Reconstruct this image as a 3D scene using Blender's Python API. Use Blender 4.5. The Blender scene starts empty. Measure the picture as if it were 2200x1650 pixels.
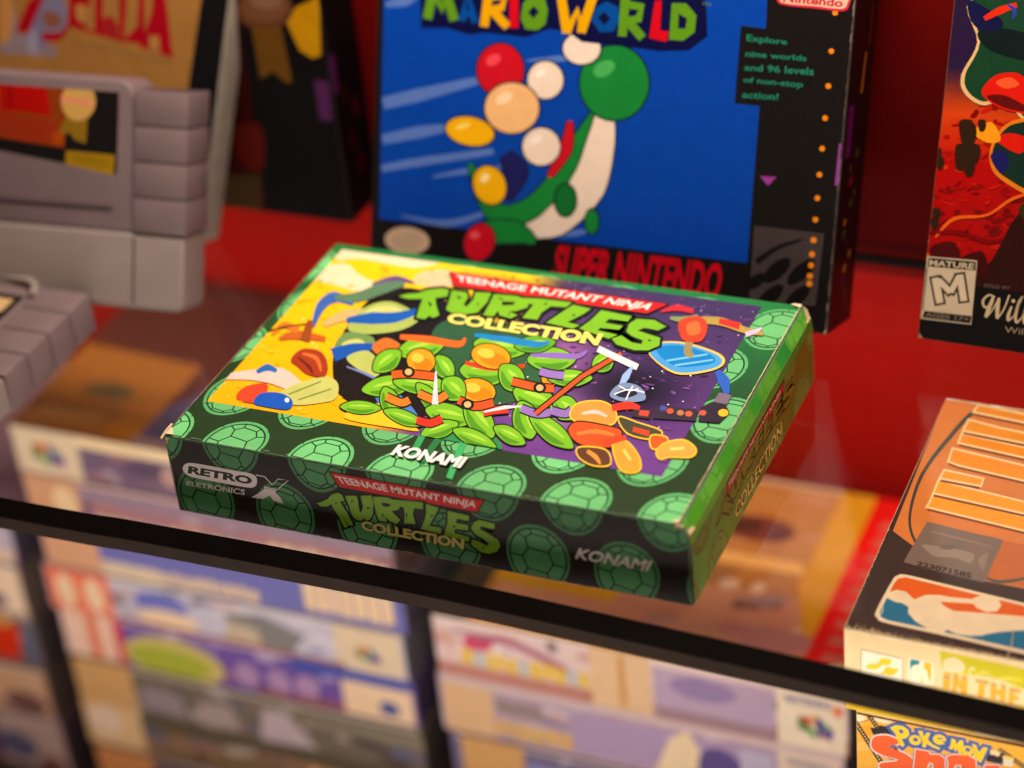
import bpy, bmesh, math, random
from mathutils import Vector, Matrix

# ---------------------------------------------------------------- camera, world, lights, exposure
SC = bpy.context.scene
COL = SC.collection
MM = 0.001
CAM_C = (373.22, -503.10, 439.21)            # millimetres, origin = front left foot of the green box
YAW, PITCH, ROLL, FPX = 0.4560, -0.5806, -0.1094, 4921.9
def _cam_rows():
    ca, sa, cb, sb, cc, sc = (math.cos(YAW), math.sin(YAW), math.cos(PITCH), math.sin(PITCH), math.cos(ROLL), math.sin(ROLL))
    Rz = Matrix(((ca, sa, 0), (-sa, ca, 0), (0, 0, 1)))
    B = Matrix(((1, 0, 0), (0, 0, 1), (0, -1, 0))) @ Rz
    Rx = Matrix(((1, 0, 0), (0, cb, sb), (0, -sb, cb)))
    Rr = Matrix(((cc, sc, 0), (-sc, cc, 0), (0, 0, 1)))
    return Rr @ Rx @ B
CM = _cam_rows()
cam_data = bpy.data.cameras.new('camera')
cam = bpy.data.objects.new('camera', cam_data)
COL.objects.link(cam)
cam.matrix_world = Matrix.Translation(Vector(CAM_C) * MM) @ CM.transposed().to_4x4()
cam_data.sensor_width = 36.0
cam_data.lens = FPX / 2200 * 36.0
cam_data.clip_start = 0.01
cam_data.clip_end = 50
cam_data.dof.use_dof = True
cam_data.dof.focus_distance = 0.735
cam_data.dof.aperture_fstop = 4.7
SC.camera = cam

w = bpy.data.worlds.new('World'); SC.world = w; w.use_nodes = True
w.node_tree.nodes['Background'].inputs[0].default_value = (1.0, 0.72, 0.52, 1)
w.node_tree.nodes['Background'].inputs[1].default_value = 0.05
SC.view_settings.view_transform = 'Standard'
SC.view_settings.look = 'None'
SC.view_settings.exposure = 0.0
SC.view_settings.gamma = 1.0
SC.cycles.use_denoising = True
SC.cycles.max_bounces = 10
SC.cycles.transparent_max_bounces = 24

def area(name, loc, target, sx, sy, power, color):
    l = bpy.data.lights.new(name, 'AREA'); l.shape = 'RECTANGLE'
    l.size = sx * MM; l.size_y = sy * MM; l.energy = power; l.color = color
    o = bpy.data.objects.new(name, l); COL.objects.link(o)
    o.location = Vector(loc) * MM
    d = (Vector(target) - Vector(loc)).normalized()
    o.rotation_euler = d.to_track_quat('-Z', 'Y').to_euler()
    return o
WARM = (1.0, 0.87, 0.74)
area('cabinet_top_lamp', (110, 122, 420), (110, 118, 0), 430, 40, 3.1, WARM)          # strip under the cabinet top
area('shelf_strip_lamp', (-60, -14, -16), (-60, 70, -120), 500, 6, 0.52, (1.0, 0.88, 0.79))   # strip under the shelf's front edge
rear = area('added_rear_fill', (40, 150, -24), (40, 283, -112), 900, 5, 0.70, (1.0, 0.84, 0.68))    # unseen fill added under the glass to brighten the lower back wall
rear.data.spread = math.radians(95)
area('shelf_end_lamp', (300, -16, -17), (300, 40, -70), 170, 5, 0.05, (1.0, 0.84, 0.64))
area('counter_lamp', (60, -230, -330), (60, 145, -180), 800, 120, 1.05, (1.0, 0.88, 0.80))      # light from low in front of the stacks
area('shop_lamp', (150, -620, -80), (60, 145, -160), 500, 200, 0.6, (1.0, 0.80, 0.66))      # shop light reaching in from the front

# ---------------------------------------------------------------- helpers
def lin(c):
    c = c / 255.0
    return c / 12.92 if c <= 0.04045 else ((c + 0.055) / 1.055) ** 2.4
def rgb(c):
    return (lin(c[0]), lin(c[1]), lin(c[2]), 1.0)
def tag(o, label=None, cat=None, group=None, kind=None):
    if label: o['label'] = label
    if cat: o['category'] = cat
    if group: o['group'] = group
    if kind: o['kind'] = kind
    return o
def empty(name, label, cat, M=None, group=None):
    o = bpy.data.objects.new(name, None); COL.objects.link(o)
    o.empty_display_size = 0.02
    if M is not None: o.matrix_world = M
    return tag(o, label, cat, group)
def link(name, me, parent=None, M=None):
    o = bpy.data.objects.new(name, me); COL.objects.link(o)
    if M is not None: o.matrix_world = M
    if parent is not None:
        o.parent = parent
    return o

def principled(name, color=(200, 200, 200), rough=0.5, spec=0.5, noise=0.0, nscale=300.0, bump=0.0, attr=False, metal=0.0, coat=0.0):
    m = bpy.data.materials.new(name); m.use_nodes = True
    nt = m.node_tree; b = nt.nodes['Principled BSDF']
    b.inputs['Roughness'].default_value = rough
    b.inputs['Specular IOR Level'].default_value = spec
    b.inputs['Metallic'].default_value = metal
    b.inputs['Coat Weight'].default_value = coat
    b.inputs['Coat Roughness'].default_value = 0.2
    if attr:
        a = nt.nodes.new('ShaderNodeAttribute'); a.attribute_name = 'Col'; src = a.outputs['Color']
    else:
        a = nt.nodes.new('ShaderNodeRGB'); a.outputs[0].default_value = rgb(color); src = a.outputs[0]
    tc = nt.nodes.new('ShaderNodeTexCoord')
    if noise > 0:
        n = nt.nodes.new('ShaderNodeTexNoise'); n.inputs['Scale'].default_value = nscale; n.inputs['Detail'].default_value = 5
        nt.links.new(tc.outputs['Object'], n.inputs['Vector'])
        mr = nt.nodes.new('ShaderNodeMapRange'); mr.inputs['From Min'].default_value = 0.3; mr.inputs['From Max'].default_value = 0.7
        mr.inputs['To Min'].default_value = 1 - noise; mr.inputs['To Max'].default_value = 1 + noise * 0.5
        nt.links.new(n.outputs['Fac'], mr.inputs['Value'])
        mx = nt.nodes.new('ShaderNodeMix'); mx.data_type = 'RGBA'; mx.blend_type = 'MULTIPLY'; mx.inputs['Factor'].default_value = 1
        nt.links.new(src, mx.inputs[6]); nt.links.new(mr.outputs['Result'], mx.inputs[7])
        src = mx.outputs[2]
    nt.links.new(src, b.inputs['Base Color'])
    if bump > 0:
        n2 = nt.nodes.new('ShaderNodeTexNoise'); n2.inputs['Scale'].default_value = nscale * 4; n2.inputs['Detail'].default_value = 3
        nt.links.new(tc.outputs['Object'], n2.inputs['Vector'])
        bp = nt.nodes.new('ShaderNodeBump'); bp.inputs['Strength'].default_value = bump; bp.inputs['Distance'].default_value = 0.0002
        nt.links.new(n2.outputs['Fac'], bp.inputs['Height']); nt.links.new(bp.outputs['Normal'], b.inputs['Normal'])
        rr = nt.nodes.new('ShaderNodeMapRange'); rr.inputs['To Min'].default_value = max(0.05, rough - 0.1); rr.inputs['To Max'].default_value = rough + 0.12
        nt.links.new(n2.outputs['Fac'], rr.inputs['Value']); nt.links.new(rr.outputs['Result'], b.inputs['Roughness'])
    return m

INK = principled('printed_card', attr=True, rough=0.36, spec=0.22, noise=0.07, nscale=160, bump=0.06)
INK_MATTE = principled('worn_printed_card', attr=True, rough=0.6, spec=0.08, noise=0.10, nscale=120, bump=0.10)
def card(name, color): return principled(name, color, rough=0.6, noise=0.15, nscale=200, bump=0.1)

def rbox(name, size, M, mat, parent=None, bevel=0.5, seg=2, org=(0, 0, 0)):
    """box of size mm with its origin corner at org, in frame M (metres), bevelled"""
    bm = bmesh.new(); bmesh.ops.create_cube(bm, size=1.0)
    for v in bm.verts:
        v.co = Vector(((v.co.x + .5) * size[0] + org[0], (v.co.y + .5) * size[1] + org[1], (v.co.z + .5) * size[2] + org[2])) * MM
    if bevel > 0:
        bmesh.ops.bevel(bm, geom=list(bm.edges), offset=bevel * MM, segments=seg, profile=0.5, affect='EDGES')
    me = bpy.data.meshes.new(name); bm.to_mesh(me); bm.free(); me.materials.append(mat)
    if seg > 1: me.shade_smooth(); me.set_sharp_from_angle(angle=math.radians(40))
    return link(name, me, parent, M)

def frame(th, yaw, x, y, t=0.0, roll=0.0, z=0.0):
    """box frame: leans back by th about its back bottom edge (depth t), turned by yaw; local x right, y back, z up"""
    A = Matrix.Translation(Vector((x, y, z)) * MM) @ Matrix.Rotation(yaw, 4, 'Z') @ Matrix.Rotation(-th, 4, 'X')
    return A @ Matrix.Translation(Vector((0, -t, 0)) * MM) @ Matrix.Rotation(roll, 4, 'Y')

# ------- glyphs
_GL = {}
def glyph(s, bold=0.0, shear=0.0):
    k = (s, bold, shear)
    if k in _GL: return _GL[k]
    cu = bpy.data.curves.new('lettering', 'FONT'); cu.body = s; cu.offset = bold; cu.shear = shear; cu.resolution_u = 3
    o = bpy.data.objects.new('lettering', cu); COL.objects.link(o)
    dg = bpy.context.evaluated_depsgraph_get()
    me = bpy.data.meshes.new_from_object(o.evaluated_get(dg))
    V = [(v.co.x, v.co.y) for v in me.vertices]; F = [tuple(p.vertices) for p in me.polygons]
    bpy.data.objects.remove(o); bpy.data.curves.remove(cu); bpy.data.meshes.remove(me)
    _GL[k] = (V, F); return V, F

def catmull(pts, n=6, closed=True):
    out = []; m = len(pts)
    rng = range(m) if closed else range(m - 1)
    for i in rng:
        if closed: p0, p1, p2, p3 = pts[(i - 1) % m], pts[i], pts[(i + 1) % m], pts[(i + 2) % m]
        else: p0, p1, p2, p3 = pts[max(i - 1, 0)], pts[i], pts[i + 1], pts[min(i + 2, m - 1)]
        for k in range(n):
            t = k / n
            out.append(tuple(0.5 * (2 * p1[j] + (p2[j] - p0[j]) * t + (2 * p0[j] - 5 * p1[j] + 4 * p2[j] - p3[j]) * t * t + (3 * p1[j] - p0[j] - 3 * p2[j] + p3[j]) * t ** 3) for j in (0, 1)))
    if not closed: out.append(pts[-1])
    return out
def stroke(pts, wd):
    """outline polygon of a polyline of width wd (number or list)"""
    n = len(pts); L = []; R = []
    for i in range(n):
        a = pts[max(i - 1, 0)]; b = pts[min(i + 1, n - 1)]
        dx, dy = b[0] - a[0], b[1] - a[1]; l = math.hypot(dx, dy) or 1
        ww = (wd[i] if isinstance(wd, (list, tuple)) else wd) / 2
        L.append((pts[i][0] - dy / l * ww, pts[i][1] + dx / l * ww)); R.append((pts[i][0] + dy / l * ww, pts[i][1] - dx / l * ww))
    return L + R[::-1]
def ell(cx, cy, rx, ry, rot=0.0, n=28):
    c, s = math.cos(rot), math.sin(rot)
    return [(cx + rx * math.cos(a) * c - ry * math.sin(a) * s, cy + rx * math.cos(a) * s + ry * math.sin(a) * c) for a in (2 * math.pi * i / n for i in range(n))]
def grow(poly, d):
    """outline pushed outwards by d (for dark contours)"""
    n = len(poly); ar = sum(poly[i][0] * poly[(i + 1) % n][1] - poly[(i + 1) % n][0] * poly[i][1] for i in range(n))
    sg = 1 if ar > 0 else -1; out = []
    for i in range(n):
        a, p, b = poly[i - 1], poly[i], poly[(i + 1) % n]
        n1 = (p[1] - a[1], a[0] - p[0]); n2 = (b[1] - p[1], p[0] - b[0])
        l1 = math.hypot(*n1) or 1; l2 = math.hypot(*n2) or 1
        nx, ny = n1[0] / l1 + n2[0] / l2, n1[1] / l1 + n2[1] / l2; l = math.hypot(nx, ny) or 1
        k = d / max(0.55, l / 2)
        out.append((p[0] + sg * nx / l * k, p[1] + sg * ny / l * k))
    return out
def clip_rect(poly, x0, y0, x1, y1):
    def cut(P, f, inter):
        out = []
        for i in range(len(P)):
            a, b = P[i - 1], P[i]; fa, fb = f(a), f(b)
            if fb:
                if not fa: out.append(inter(a, b))
                out.append(b)
            elif fa: out.append(inter(a, b))
        return out
    def ix(c): return lambda a, b: (c, a[1] + (b[1] - a[1]) * (c - a[0]) / (b[0] - a[0]))
    def iy(c): return lambda a, b: (a[0] + (b[0] - a[0]) * (c - a[1]) / (b[1] - a[1]), c)
    for f, g in ((lambda p: p[0] >= x0, ix(x0)), (lambda p: p[0] <= x1, ix(x1)), (lambda p: p[1] >= y0, iy(y0)), (lambda p: p[1] <= y1, iy(y1))):
        if not poly: return []
        poly = cut(poly, f, g)
    return poly

class Print:
    """ink layers on one flat face. Face frame: origin, U, V in the local mm frame of M; (u,v) in mm on the face."""
    def __init__(self, M, O, U, V, w, h, mat=None, px=None):
        self.M = M; self.O = Vector(O); self.U = Vector(U); self.V = Vector(V); self.N = self.U.cross(self.V).normalized()
        self.w, self.h = w, h; self.z = 0.03; self.mat = mat or INK
        self.vs = []; self.fs = []; self.cs = []; self.bounds = (0, 0, w, h); self.px = px
    def clip(self, *b): self.bounds = b
    def uv(self, p):
        """photo pixel of the reference view -> (u,v) on this face (the face itself stands in the scene)"""
        Mi = self.M.inverted()
        C = Mi @ (Vector(CAM_C) * MM); d = CM.transposed() @ Vector(((p[0] - 1100) / FPX, -(p[1] - 825) / FPX, -1.0)); d = Mi.to_3x3() @ d
        O = self.O * MM; t = (O - C).dot(self.N) / d.dot(self.N); X = (C + d * t) / MM - self.O
        return (X.dot(self.U), X.dot(self.V))
    def _put(self, P, col, dz=True):
        if dz: self.z += 0.0006
        i = len(self.vs)
        for k, (u, v) in enumerate(P):
            X = self.O + self.U * u + self.V * v + self.N * self.z
            self.vs.append(X * MM); self.cs.append(col if not callable(col) else col(u, v))
        self.fs.append(tuple(range(i, i + len(P))))
    def mm(self, P, col, dz=True):
        """polygon in face mm"""
        b = self.bounds
        if any(p[0] < b[0] or p[0] > b[2] or p[1] < b[1] or p[1] > b[3] for p in P):
            P = clip_rect(list(P), *b)
        Q = []
        for p in P:
            if not Q or abs(p[0] - Q[-1][0]) + abs(p[1] - Q[-1][1]) > 1e-4: Q.append(p)
        if len(Q) >= 3:
            c = col if callable(col) else rgb(col)
            self._put(Q, c, dz)
    def P(self, pts, col): self.mm([self.uv(p) for p in pts], col)
    def B(self, pts, col, n=5): self.P(catmull(pts, n), col)
    def BO(self, pts, col, out=(25, 25, 20), d=3.0, n=5):
        q = catmull(pts, n); self.P(grow(q, d), out); self.P(q, col)
    def PO(self, pts, col, out=(25, 25, 20), d=3.0):
        self.P(grow(pts, d), out); self.P(pts, col)
    def S(self, pts, wd, col, n=5, smooth=True):
        q = catmull(pts, n, False) if smooth else pts
        if isinstance(wd, (list, tuple)):
            m = len(q); wl = []
            for i in range(m):
                f = i / (m - 1) * (len(wd) - 1); k = min(int(f), len(wd) - 2); wl.append(wd[k] + (wd[k + 1] - wd[k]) * (f - k))
            wd = wl
        self.P(stroke(q, wd), col)
    def grid(self, u0, v0, u1, v1, nu, nv, f):
        """colour field: f(u,v)->srgb"""
        self.z += 0.0006
        for i in range(nu):
            for j in range(nv):
                a, b = u0 + (u1 - u0) * i / nu, u0 + (u1 - u0) * (i + 1) / nu
                c, d = v0 + (v1 - v0) * j / nv, v0 + (v1 - v0) * (j + 1) / nv
                self._put([(a, c), (b, c), (b, d), (a, d)], lambda u, v: rgb(f(u, v)), False)
    def text(self, s, quad, col, bold=0.0, shear=0.0, out=None, ow=0.02, mm=False, widths=None):
        """string fitted to quad TL,TR,BR,BL (photo px, or face mm)"""
        Q = [q if mm else self.uv(q) for q in quad]
        V0, _ = glyph(s, bold, shear)
        x0 = min(v[0] for v in V0); x1 = max(v[0] for v in V0); y0 = min(v[1] for v in V0); y1 = max(v[1] for v in V0)
        def put(bd, c):
            V, F = glyph(s, bd, shear); self.z += 0.0006; W = []
            for x, y in V:
                a = (x - x0) / (x1 - x0); b = (y - y0) / (y1 - y0)
                W.append(tuple((Q[3][k] * (1 - a) + Q[2][k] * a) * (1 - b) + (Q[0][k] * (1 - a) + Q[1][k] * a) * b for k in (0, 1)))
            bb = self.bounds
            for f in F:
                P = [W[i] for i in f]
                if all(p[0] < bb[0] for p in P) or all(p[0] > bb[2] for p in P) or all(p[1] < bb[1] for p in P) or all(p[1] > bb[3] for p in P): continue
                self.mm(P, c, False)
        if out is not None: put(bold + ow, out)
        put(bold, col)
    def build(self, name, parent):
        me = bpy.data.meshes.new(name); me.from_pydata([tuple(v) for v in self.vs], [], self.fs)
        ca = me.color_attributes.new('Col', 'FLOAT_COLOR', 'POINT')
        flat = [x for c in self.cs for x in c]
        ca.data.foreach_set('color', flat)
        me.materials.append(self.mat)
        return link(name, me, parent)

def front_face(M, w, h, mat=None): return Print(M, (0, 0, 0), (1, 0, 0), (0, 0, 1), w, h, mat)
def top_face(M, w, d, h, mat=None): return Print(M, (0, 0, h), (1, 0, 0), (0, 1, 0), w, d, mat)
def right_face(M, w, d, h, mat=None): return Print(M, (w, 0, 0), (0, 1, 0), (0, 0, 1), d, h, mat)
def zz(ox, oy, s, pts): return [(ox + x / s, oy + y / s) for x, y in pts]
def mix(a, b, t): return tuple(a[i] + (b[i] - a[i]) * t for i in range(3))
IDM = Matrix.Identity(4)

# ---------------------------------------------------------------- setting
RED = principled('red_lacquer', (118, 5, 2), rough=0.6, spec=0.08, noise=0.18, nscale=9, bump=0.0)
FLOOR = principled('dark_shelf_board', (46, 36, 30), rough=0.5, noise=0.25, nscale=30, bump=0.05)
DARK = principled('darkened_glass_edge', (28, 22, 19), rough=0.4, spec=0.10, noise=0.2, nscale=60)  # glass edge coloured dark, standing in for its inner reflection
def wall(name, x0, y0, z0, x1, y1, z1, mat, bev=0.0):
    o = rbox(name, (x1 - x0, y1 - y0, z1 - z0), IDM, mat, None, bev, 1, (x0, y0, z0)); return tag(o, kind='structure')
wall('back_wall', -900, 214.5, 6, 900, 222, 700, RED)
wall('lower_back_wall', -900, 283, -320, 900, 290, -16, RED)
wall('wall_ledge', -900, 222.5, -14, 900, 290, 5.5, RED)
wall('lower_shelf', -900, -60, -330, 900, 292, -307.6, FLOOR)

# glass shelf
def glass_mat():
    m = bpy.data.materials.new('clear_glass'); m.use_nodes = True; nt = m.node_tree
    for n in list(nt.nodes): nt.nodes.remove(n)
    out = nt.nodes.new('ShaderNodeOutputMaterial'); mixn = nt.nodes.new('ShaderNodeMixShader')
    tr = nt.nodes.new('ShaderNodeBsdfTransparent'); tr.inputs[0].default_value = (0.985, 0.985, 0.975, 1)
    gl = nt.nodes.new('ShaderNodeBsdfGlossy'); gl.inputs['Roughness'].default_value = 0.02
    tc = nt.nodes.new('ShaderNodeTexCoord'); ns = nt.nodes.new('ShaderNodeTexNoise'); ns.inputs['Scale'].default_value = 22; ns.inputs['Detail'].default_value = 6; ns.inputs['Distortion'].default_value = 1.5
    mp = nt.nodes.new('ShaderNodeMapRange'); mp.inputs['From Min'].default_value = 0.45; mp.inputs['From Max'].default_value = 0.75; mp.inputs['To Min'].default_value = 0.015; mp.inputs['To Max'].default_value = 0.22
    nt.links.new(tc.outputs['Object'], ns.inputs['Vector']); nt.links.new(ns.outputs['Fac'], mp.inputs['Value']); nt.links.new(mp.outputs['Result'], gl.inputs['Roughness'])
    g = nt.nodes.new('ShaderNodeNewGeometry'); dot = nt.nodes.new('ShaderNodeVectorMath'); dot.operation = 'DOT_PRODUCT'
    nt.links.new(g.outputs['Incoming'], dot.inputs[0]); nt.links.new(g.outputs['Normal'], dot.inputs[1])
    ab = nt.nodes.new('ShaderNodeMath'); ab.operation = 'ABSOLUTE'; nt.links.new(dot.outputs['Value'], ab.inputs[0])
    on = nt.nodes.new('ShaderNodeMath'); on.operation = 'SUBTRACT'; on.inputs[0].default_value = 1; nt.links.new(ab.outputs[0], on.inputs[1])
    pw = nt.nodes.new('ShaderNodeMath'); pw.operation = 'POWER'; pw.inputs[1].default_value = 5; nt.links.new(on.outputs[0], pw.inputs[0])
    ma = nt.nodes.new('ShaderNodeMath'); ma.operation = 'MULTIPLY_ADD'; ma.inputs[1].default_value = 0.96; ma.inputs[2].default_value = 0.04
    nt.links.new(pw.outputs[0], ma.inputs[0]); nt.links.new(ma.outputs[0], mixn.inputs[0])
    nt.links.new(tr.outputs[0], mixn.inputs[1]); nt.links.new(gl.outputs[0], mixn.inputs[2]); nt.links.new(mixn.outputs[0], out.inputs[0])
    return m
GLASS = glass_mat()
shelf = empty('glass_shelf', 'clear glass shelf with dark front edge carrying the green box', 'shelf', IDM)
EDGE = [(-330, -10.5), (-64, -10.4), (-10, -9.3), (58, -8.6), (107, -8.9), (177, -11.6), (241, -14.4), (282, -16.2), (520, -27)]
EDGE = catmull(EDGE, 6, False)
def pane():
    bm = bmesh.new(); top = []; bot = []
    pts = [(x, y) for x, y in EDGE] + [(520, 212), (-330, 212)]
    for x, y in pts:
        top.append(bm.verts.new(Vector((x, y, 0)) * MM)); bot.append(bm.verts.new(Vector((x, y, -9.5)) * MM))
    bm.faces.new(top); bm.faces.new(bot[::-1])
    me = bpy.data.meshes.new('pane'); bm.to_mesh(me); bm.free(); me.materials.append(GLASS)
    return link('pane', me, shelf)
pane()
def edge_strip():
    prof = [(0.0, -0.1), (-0.3, 0.05), (-2.9, -5.6), (-3.3, -6.0), (-3.4, -10.6), (-3.0, -11.2), (0.0, -11.2)]  # upper face slanted so the low lamp leaves it dark
    vs = []; fs = []; n = len(prof)
    for i, (x, y) in enumerate(EDGE):
        for a, b in prof: vs.append((x * MM, (y + a) * MM, b * MM))
    for i in range(len(EDGE) - 1):
        for j in range(n - 1): fs.append((i * n + j, i * n + j + 1, (i + 1) * n + j + 1, (i + 1) * n + j))
        fs.append((i * n + n - 1, i * n, (i + 1) * n, (i + 1) * n + n - 1))
    me = bpy.data.meshes.new('front_edge'); me.from_pydata(vs, [], fs); me.materials.append(DARK); me.materials.append(principled('brown_edge_reflection', (74, 58, 48), rough=0.45, spec=0.12, noise=0.2, nscale=60))  # brown lower band: reflection in the glass edge, painted as colour
    for k, f in enumerate(me.polygons):
        if k % n in (3, 4): f.material_index = 1
    return link('front_edge', me, shelf)
edge_strip()
rbox('back_edge', (850, 1.6, 3.2), IDM, principled('smoked_glass_edge', (12, 9, 8), rough=0.5, spec=0.1, noise=0.2, nscale=40), shelf, 0, 1, (-330, 212.2, -3.3))
random.seed(7)
def dust():
    bm = bmesh.new()
    for i in range(150):
        if i < 60: x, y = random.uniform(-60, 270), random.uniform(-8, -1)
        else: x, y = random.uniform(-80, 260), random.uniform(-8, 200)
        if 0 < x < 178 and 0 < y < 127: continue
        r = random.uniform(0.05, 0.14); a = random.random() * 6
        vs = [bm.verts.new(Vector((x + r * math.cos(a + k * 2.1) * (1 + (k == 0) * random.random() * 3), y + r * math.sin(a + k * 2.1), 0.06)) * MM) for k in range(3)]
        bm.faces.new(vs)
    me = bpy.data.meshes.new('dust'); bm.to_mesh(me); bm.free(); me.materials.append(principled('dust_specks', (200, 185, 165), rough=0.9))
    o = link('dust', me, shelf); o['kind'] = 'stuff'
dust()

# ---------------------------------------------------------------- green box lying on the shelf
GW, GD, GH = 178.0, 126.4, 30.0
g_root = empty('game_box', 'green game box with tortoise shell pattern lying flat on the glass shelf', 'game box', IDM)
def green_body():
    prof = [(0.35, 0), (178.3, 0), (178.9, 0.6), (179.2, 22.6), (178.6, 25.5), (176.4, 29.9), (175.6, 30.0), (0.6, 30.0), (0, 29.4), (0, 0.35)]
    bm = bmesh.new(); A = []; Bv = []
    for x, z in prof:
        A.append(bm.verts.new(Vector((x, 0, z)) * MM)); Bv.append(bm.verts.new(Vector((x, GD, z)) * MM))
    bm.faces.new(A); bm.faces.new(Bv[::-1]); n = len(prof)
    for i in range(n): bm.faces.new((A[i], Bv[i], Bv[(i + 1) % n], A[(i + 1) % n]))
    bmesh.ops.recalc_face_normals(bm, faces=bm.faces)
    ed = [e for e in bm.edges if abs(e.verts[0].co.y - e.verts[1].co.y) < 1e-6 and (e.verts[0].co.z > 0.029 and e.verts[1].co.z > 0.029)]
    bmesh.ops.bevel(bm, geom=ed, offset=0.45 * MM, segments=2, profile=0.5, affect='EDGES')
    me = bpy.data.meshes.new('card_body'); bm.to_mesh(me); bm.free(); me.materials.append(card('green_card', (70, 105, 70)))
    return link('card_body', me, g_root)
green_body()
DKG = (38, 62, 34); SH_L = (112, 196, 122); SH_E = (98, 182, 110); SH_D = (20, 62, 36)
def shell(pr, cu, cv, sc=1.0, rot=0.0, cols=None, fl=1.0):
    """one tortoise shell in net coordinates"""
    L, E, D = cols or (SH_L, SH_E, SH_D); zb = pr.z
    rot += 0.09 * math.sin(cu * 1.7 + cv); q_ = 0.06 * math.sin(cu * 0.9 + cv * 2.3); L = tuple(x * (1 + q_) for x in L); E = tuple(x * (1 + q_) for x in E)
    c, s = math.cos(rot), math.sin(rot)
    def T(P): return [(cu + (x * c - y * s) * sc, cv + fl * (x * s + y * c) * sc) for x, y in P]
    def egg(k): return [(10.6 * k * math.cos(a) * (1 + 0.07 * math.sin(a)), 13.0 * k * math.sin(a) + 0.4) for a in (2 * math.pi * i / 36 for i in range(36))]
    pr.mm(T(egg(1.0)), E); pr.mm(T(egg(0.905)), D); pr.mm(T(egg(0.855)), L)
    H = [(0, 7.2), (0, -0.6), (0, -8.2)]
    lw = 0.5
    def line(a, b): pr.mm(T(stroke([a, b], lw)), D)
    hx = [(-3.4, 3.6), (3.4, 3.6), (5.2, -0.4), (3.2, -4.6), (-3.2, -4.6), (-5.2, -0.4)]
    up = [(-3.4, 3.6), (-4.6, 7.0), (-2.6, 9.4), (2.6, 9.4), (4.6, 7.0), (3.4, 3.6)]
    dn = [(-3.2, -4.6), (-4.4, -7.6), (-2.2, -9.8), (2.2, -9.8), (4.4, -7.6), (3.2, -4.6)]
    for poly in (hx, up, dn):
        q = poly + ([poly[0]] if poly is hx else [])
        for a, b in zip(q, q[1:]): line(a, b)
    for a, b in (((-5.2, -0.4), (-9.2, -0.4)), ((5.2, -0.4), (9.2, -0.4)), ((-4.6, 7.0), (-7.0, 8.2)), ((4.6, 7.0), (7.0, 8.2)), ((-2.6, 9.4), (-3.2, 11.2)),
                 ((2.6, 9.4), (3.2, 11.2)), ((-4.4, -7.6), (-6.6, -8.8)), ((4.4, -7.6), (6.6, -8.8)), ((-2.2, -9.8), (-2.8, -10.8)), ((2.2, -9.8), (2.8, -10.8))): line(a, b)
    for a in (10, 55, 100, 150, 200, 245, 300, 335):                    # notches in the rim
        q = math.radians(a); x, y = 10.6 * math.cos(q), 13 * math.sin(q) + .4
        pr.mm(T([(x * 1.02 - .35 * math.sin(q), y * 1.02 + .35 * math.cos(q)), (x * 1.02 + .35 * math.sin(q), y * 1.02 - .35 * math.cos(q)), (x * .95, y * .95)]), D)
    pr.z = zb
SHELLS = []
for r, v in enumerate((-23.5, 1.2, 27.0, 55.0, 83.0, 110.0)):
    for k in range(8):
        SHELLS.append((25.2 + 29.35 * (k - 1) - (14.0 if r % 2 == 0 else 0) + 0.9 * math.sin(k * 3.1 + r * 2), v + 0.7 * math.sin(k * 5.3 + r)))

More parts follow.
